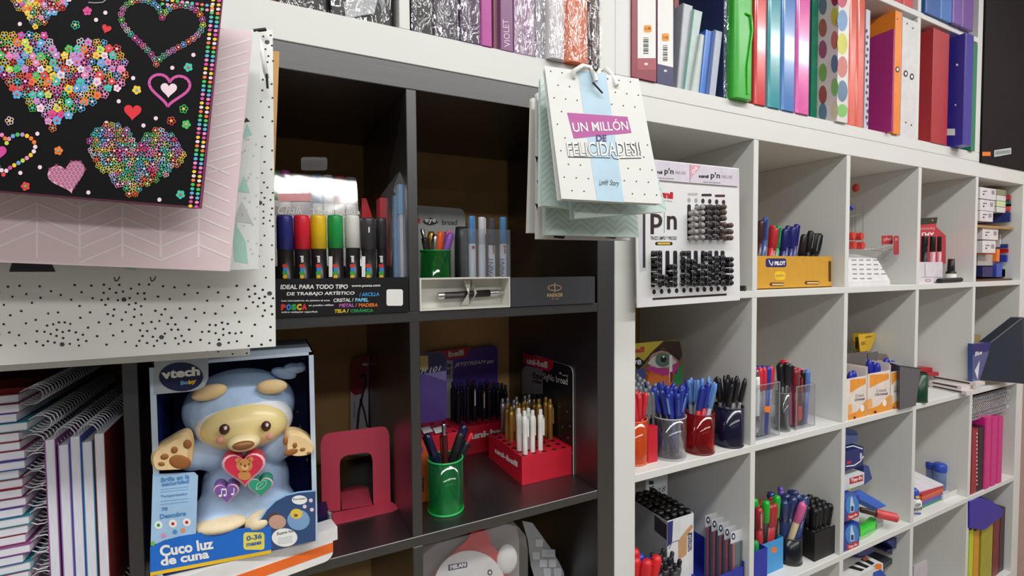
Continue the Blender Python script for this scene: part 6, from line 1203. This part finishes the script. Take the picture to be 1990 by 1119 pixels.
# ---- (2,3) correction fluid boxes and loose stuff
TB = mat('24459c', .35); TBD = mat('1c2a6a', .35); XL = .7035; GT = 'correction fluid boxes'
def tb(lb, px0, px1, py0, py1, Y, m, back=.05, dx=0):
    a = U(px0, py1, Y=Y); x1 = U(px1, py1, Y=Y).x; z1 = U(px1, py0, Y=Y).z; t = thing('correction_box', lb, 'box', ((XL+x1)/2, Y+back/2, a.z), GT); MB().box((XL+dx, Y, a.z), (x1, Y+back, z1), m).build('box_body', t); return t, pl_y(Y-.0001)
zz_ = lambda: None
for i, (a, b) in enumerate(((1016, 1072), (962, 1014))):
    t, P = tb('blue correction fluid box with a bottle picture, '+('lower', 'upper')[i]+' of the front column', 1640, 1669, a, b, .004, TB); P.poly([(1646, b-14), (1668, b-22), (1668, b-10), (1646, b-2)], mat('c02a34')); P.text('Tipp-Ex', (1648, b-5), (1666, b-12), 6, PAPER, bold=.03, k=3); P.disc(1656, (a+b)/2-6, 13, mat('3f86d0'), .5, 12, 20)
    P.poly([(1653, (a+b)/2-22), (1656, (a+b)/2-23), (1658, (a+b)/2-12), (1660, (a+b)/2-8), (1660, (a+b)/2+6), (1652, (a+b)/2+8), (1652, (a+b)/2-8)], mat('c8d4e8'), 2); P.rect(1653.5, (a+b)/2-5, 1658.5, (a+b)/2+5, mat('2a3a7a'), 3); P.done(t)
t, P = tb('white correction fluid box with a red label on the front column', 1640, 1679, 918, 954, .03, mat('d8dce0', .45)); P.poly([(1651, 929), (1677, 922), (1677, 934), (1651, 941)], mat('c02a34')); P.text('Tipp-Ex', (1653, 938), (1676, 932), 8, PAPER, bold=.03, k=3); P.disc(1650, 950, 2.5, mat('c8d44a'), 1, 8); P.done(t)
t, P = tb('navy box with a white curve on the white correction fluid box', 1640, 1677, 868, 916, .035, TBD); P.ring([(1644, 906), (1660, 904), (1672, 896), (1678, 886)], 2, PAPER, 1, False); P.ring([(1644, 869), (1658, 866), (1676, 872)], 2, PAPER, 1, False); P.poly([(1645, 897), (1654, 895), (1654, 899), (1645, 902)], mat('c02a34'), 2); P.rect(1671, 880, 1675, 892, mat('b8c4e0')); P.done(t)
t, P = tb('pale blue clear box topmost of the correction fluid stack', 1640, 1667, 838, 866, .05, mat('5a78b8', .3)); P.rect(1646, 840, 1666, 846, mat('2a4a80')); P.done(t)
t = thing('small_box', 'tilted navy box behind the correction fluid stack', 'box', (.78, .1, W3)); MB().ext(f([(1678, 905), (1688, 905), (1695, 930), (1680, 942)], .08), (0, .03, 0), mat('3a4a8c', .35)).build('box_body', t)
def slab(name, lb, cat, a, b, z, w, th, m, m2=None, tilt=0):
    p, q = U(*a, Z=z), U(*b, Z=z); p.z = q.z = z; q.z += tilt; d = (q-p).normalized(); n = V((-d.y, d.x, 0)); n = n if n.y > 0 else -n
    t = thing(name, lb, cat, (p+q)/2); MB().ext([p, q, q+n*w, p+n*w], (0, 0, th), m).build('box_body', t); return t, p, q, n
t = thing('long_box', 'long blue gradient box leaning over the loose items', 'box', (.8, .06, W3)); A_ = [U(1648, 958, Y=.05), U(1670, 951, Y=.05), U(1724, 982, Y=.0), U(1706, 988, Y=-.002)]
MB().ext(A_, (0, .012, -.012), mat('2f5ab0', .3)).build('box_body', t); Pq = Pl(*A_[:3]); Pq.poly([(1706, 973), (1724, 982), (1706, 988), (1696, 982)], mat('7fb4e4')); Pq.poly([(1672, 956), (1692, 966), (1688, 970), (1668, 960)], mat('4a6ac0')); Pq.done(t)
a, b = U(1672, 990, Y=.06), U(1742, 1006, Y=.0); t = thing('correction_pen', 'chunky red correction pen lying under the long blue box', 'pen', (a+b)/2); m_ = a+(b-a)*.42
MB().cyl(a, m_, .008, .009, mat('5a3a34', .4), 14).build('barrel', t); MB().cyl(m_, b, .0125, .0125, mat('d8484a', .35), 16).build('cap', t); MB().cyl(b, b+(b-a).normalized()*.003, .0125, .009, mat('e06a66', .35), 16).build('cap_end', t)
t = thing('correction_tape', 'bright green correction tape dispenser lying at the shelf front', 'tape dispenser', U(1690, 1030, Z=W3)); zt2 = W3+.004
g = MB().ext([U(x, y, Z=zt2) for x, y in ((1671, 1032), (1690, 1014), (1702, 1017), (1703, 1026), (1672, 1042))], (0, 0, .016), mat('3ad83a', .3)); g.build('tape_body', t); MB().ext([U(x, y, Z=zt2) for x, y in ((1690, 1012), (1700, 1007), (1716, 1014), (1717, 1020), (1704, 1027), (1702, 1017))], (0, 0, .012), clear('c8ccd0', .45, .1)).build('clear_nose', t); MB().ext([U(x, y, Z=W3+.0003) for x, y in ((1668, 1052), (1690, 1042), (1716, 1020), (1672, 1005))], (0, 0, .0025), clear('d8f4d0', .35, .1)).build('blister', t)
# ---- (3,3) glue, rainbow box, tray
X4 = 1.0545; c = U(1786, 998, Z=W3); c = V((max(c.x, X4+.014), c.y+.012, W3+.0002)); h = U(1786, 945, Y=c.y).z-W3
t = thing('glue_bottle', 'white glue bottle with a blue cap lettered COLA BLANCA', 'glue bottle', c); MB().lathe(c, [(0, 0), (.0165, 0), (.0175, .004), (.0175, h*.5), (.010, h*.6), (0, h*.6)], mat('e8e8e4', .35), 18).build('bottle_body', t); MB().lathe(c, [(.0105, h*.56), (.0115, h*.6), (.0105, h*.9), (.004, h), (0, h)], mat('2f52b8', .3), 16).build('cap', t)
Q = pl_y(c.y-.0182); Q.text('COLA', (1778, 985), (1789, 982), 6, INK, bold=.04); Q.text('BLANCA', (1776, 993), (1792, 990), 6, INK, bold=.04); Q.rect(1777, 996, 1790, 999, BLUE); Q.disc(1783, 966, 4, YEL, 1, 8, 3); Q.done(t)
yR = .03; t = thing('rainbow_box', 'box with rainbow stripes and a white sloping lid', 'box', (1.12, .06, W3)); xr0, xr1 = U(1792, 970, Y=yR).x, U(1832, 970, Y=yR).x; zr = U(1815, 951, Y=yR).z; zs2 = [W3+(zr-W3)*k/6 for k in range(7)]
for k, hx in enumerate(('2f8a4a', '3a5ab0', '6a4a9a', 'c8503a', 'd86a34', 'c02a3a')): MB().box((xr0, yR, zs2[k]), (xr1, yR+.09, zs2[k+1]), mat(hx, .4)).build('stripe_band', t)
MB().ext([V((xr0-.004, yR+.01, zr+.001)), V((xr1+.001, yR-.001, zr+.001)), V((xr1+.001, yR+.09, zr+.018)), V((xr0-.004, yR+.09, zr+.018))], (0, 0, .003), mat('dcd6dc', .45)).build('lid', t)
for i, (x, y, Y) in enumerate(((1797, 899, .135), (1812, 897, .1), (1827, 900, .07))):
    c = U(x, y, Y=Y); t = thing('glue_bottle', 'blue glue bottle behind the rainbow box, '+('left', 'middle', 'right')[i]+' of three', 'glue bottle', (c.x, Y, W3), 'blue glue bottles'); hh = c.z-W3; MB().lathe((c.x, Y, W3), [(0, 0), (.017, 0), (.017, hh*.72), (.015, hh*.75)], clear('8aa4d8', .55, .1), 16).build('bottle_body', t); MB().lathe((c.x, Y, W3), [(.0175, hh*.7), (.0185, hh*.74), (.0185, hh*.95), (.014, hh), (0, hh)], mat('2f4fb8', .35), 16).build('cap', t)
yR = .025; openbox('card_tray', 'white card tray with dark items at the right of the rainbow box', U(1833, 960, Y=yR).x, min(U(1872, 960, Y=yR).x, 1.386), yR, yR+.09, W3, U(1850, 955, Y=yR).z, mat('dcdcd8', .45), 'tray')
for i, x in enumerate((1838, 1846, 1860)): c = U(x, 950, Y=.07); solo('dark_cap', MB().lathe((c.x, .07, W3+.003), [(0, 0), (.011, 0), (.011, c.z-W3), (.006, c.z-W3+.004), (0, c.z-W3+.004)], mat('1a1a1e', .35), 14), 'dark round cap in the white card tray, '+('left', 'middle', 'right')[i]+' one', 'cap', 'dark caps in the tray')
# ---- (4,3) notebooks and folders
X5 = 1.4045
for i, (y0, y1, rx) in enumerate(((763, 776, 1966), (778, 786, 1960), (787, 793, 1955), (795, 806, 1958))):
    p = U(1892, y1, Y=.02); z0 = U(1930, y1-2, Y=.02).z; z1 = U(1930, y0-2, Y=.02).z; x1 = min(U(rx, y1, Y=.02).x, 1.73)
    t = thing('spiral_notebook', 'spiral notebook lying at the far right, '+('top', 'second', 'third', 'bottom')[i]+' of four', 'notebook', ((X5+x1)/2, .1, z0), 'far right spiral notebooks'); MB().box((X5+.001, .024, z0+.002), (x1, .26, z1-.001), mat(('3a3038', '6a4a3c', '5a4a44', '4a444a')[i], .4)).build('cover', t); g = MB(); r_ = (z1-z0)/2
    for k in range(26): x = X5+.006+k*(x1-X5-.01)/26; g.tube([V((x, .02+r_*.9*math.cos(a), (z0+z1)/2+r_*math.sin(a))) for a in [q*PI/4 for q in range(8)]], .0009, WIRE2, 4, True)
    g.build('spiral_wire', t)
yq = .004; zt4 = lambda x, y: U(x, y, Y=yq).z
def vb(name, lb, cat, px, yF, z0, ytop, m, group=None, rad=0, pyy=880):
    t, P, xx = book(name, lb, cat, px, yF, z0, U(px[0]+2, ytop, Y=yF).z, m, rad=rad, group=group, py=pyy, back=.22); return t, P, xx
t, P, xx = vb('sketch_book', 'dark red book with a row of white dots at the far right', 'book', (1889, 1900), yq, W3, 835, mat('a02a38', .4)); P.mb = MB()
for i in range(14): P.disc(1898.6, 842+i*7.6, 1.1, PAPER, 1, 6, 2)
P.done(t)
vb('sketch_book', 'black book beside the dark red dotted one', 'book', (1901, 1914), yq, W3, 831, mat('1f1c24', .4))
for i, px in enumerate(((1915, 1926), (1927, 1938), (1939, 1949))): vb('folder', 'bright pink folder at the far right, '+('left', 'middle', 'right')[i]+' of three', 'folder', px, yq-.004, W3, 812, mat('d02a80', .25), 'far right pink folders', .006)
MB_ = MB
# ---- row 4
t = thing('pen_carton', 'white carton with black printed pens at the bottom edge', 'box', (.75, .05, W4)); zt4_ = U(1690, 1100, Y=.02).z; MB().box((XL, .01, W4), (U(1716, 1110, Y=.01).x, .16, zt4_), mat('dadad8', .45)).build('box_body', t); Q = Pl((0, 0, zt4_+.0003), (1, 0, zt4_+.0003), (0, 1, zt4_+.0003))
for i in range(3): Q.poly([(1648+i*12, 1103-i*8), (1656+i*12, 1099-i*8), (1680+i*10, 1106-i*6), (1674+i*10, 1110-i*6)], INK)
Q.poly(rrect(1677, 1082, 1686, 1089, 3), ORANGE, 2); Q.done(t); Q = pl_y(.0099); Q.poly(rrect(1701, 1095, 1713, 1106, 3), ORANGE); Q.poly([(1697, 1112), (1712, 1106), (1722, 1119), (1696, 1119)], mat('2a4fb0')); Q.done(t)
for i, (q, z, hx, lb) in enumerate((([(1660, 1078), (1692, 1064), (1701, 1070), (1676, 1084)], .05, '262f78', 'navy card on the white carton'), ([(1723, 1052), (1755, 1040), (1768, 1050), (1738, 1066)], .035, '2a2f78', 'upper navy blister card by the right cell wall'), ([(1722, 1070), (1756, 1056), (1772, 1062), (1735, 1078)], .045, '23285f', 'lower navy blister card by the right cell wall'), ([(1714, 1098), (1748, 1076), (1752, 1082), (1718, 1106)], .045, '3a4048', 'dark grey pen lying by the navy cards'))):
    g = MB().ext(f(q, z), (0, .05, -.004), mat(hx, .35)); solo('blister_card', g, lb, 'card')
solo('paper_stack', MB().box((U(1722, 1090, Y=.06).x, .06, W4), (1.03, .16, U(1740, 1082, Y=.06).z), mat('c9c9c6', .5)), 'pale stack of boxed papers under the navy blister cards', 'paper')
t = thing('desk_tidy', 'grey card stand at the bottom of the fourth column', 'stand', (1.1, .05, W4)); q = [U(1776, 1100, Y=.03), U(1802, 1088, Y=.03), U(1802, 1140, Y=.03), U(1776, 1150, Y=.03)]; MB().ext(q, (0, .003, 0), mat('c4bcc4', .45)).build('stand_card', t); MB().box((q[0].x, .034, W4), (q[1].x, .06, q[3].z), mat('c4bcc4', .45)).build('base', t)
t = thing('laptop_sleeve', 'dark slate curved case behind the grey card stand', 'case', (1.2, .15, W4)); MB().ext([V((X4+.01, .12, U(1780, 1085, Y=.12).z)), V((1.2, .1, U(1830, 1108, Y=.1).z)), V((1.37, .08, U(1862, 1117, Y=.08).z)), V((1.37, .08, W4)), V((X4+.01, .12, W4))], (0, .03, 0), mat('3a424c', .4)).build('case_body', t)
t = thing('folder', 'royal blue folder lying across the bottom right folders', 'folder', (1.5, 0, W4+.2)); q = f([(1884, 975), (1905, 968), (1928, 974), (1950, 990), (1948, 1002), (1912, 1030), (1884, 1026)], -.004); MB().ext(q, (0, .15, .02), mat('2420a0', .3)).build('cover', t)
for i, (px, hx, lb, top) in enumerate((((1883, 1891), 'c8d42a', 'lime yellow folder standing bottom right, leftmost', 1030), ((1892, 1902), 'd89a24', 'orange yellow folder standing bottom right', 1032), ((1906, 1928), 'a8a42e', 'olive yellow folder standing bottom right', 1024), ((1929, 1941), '7a2428', 'dark red folder standing bottom right', 1004), ((1942, 1951), '3a1c24', 'dark maroon folder standing bottom right, rightmost', 990))):
    vb('folder', lb, 'folder', px, .01+i*.002, W4, top, mat(hx, .4), 'bottom right folders', pyy=1080)
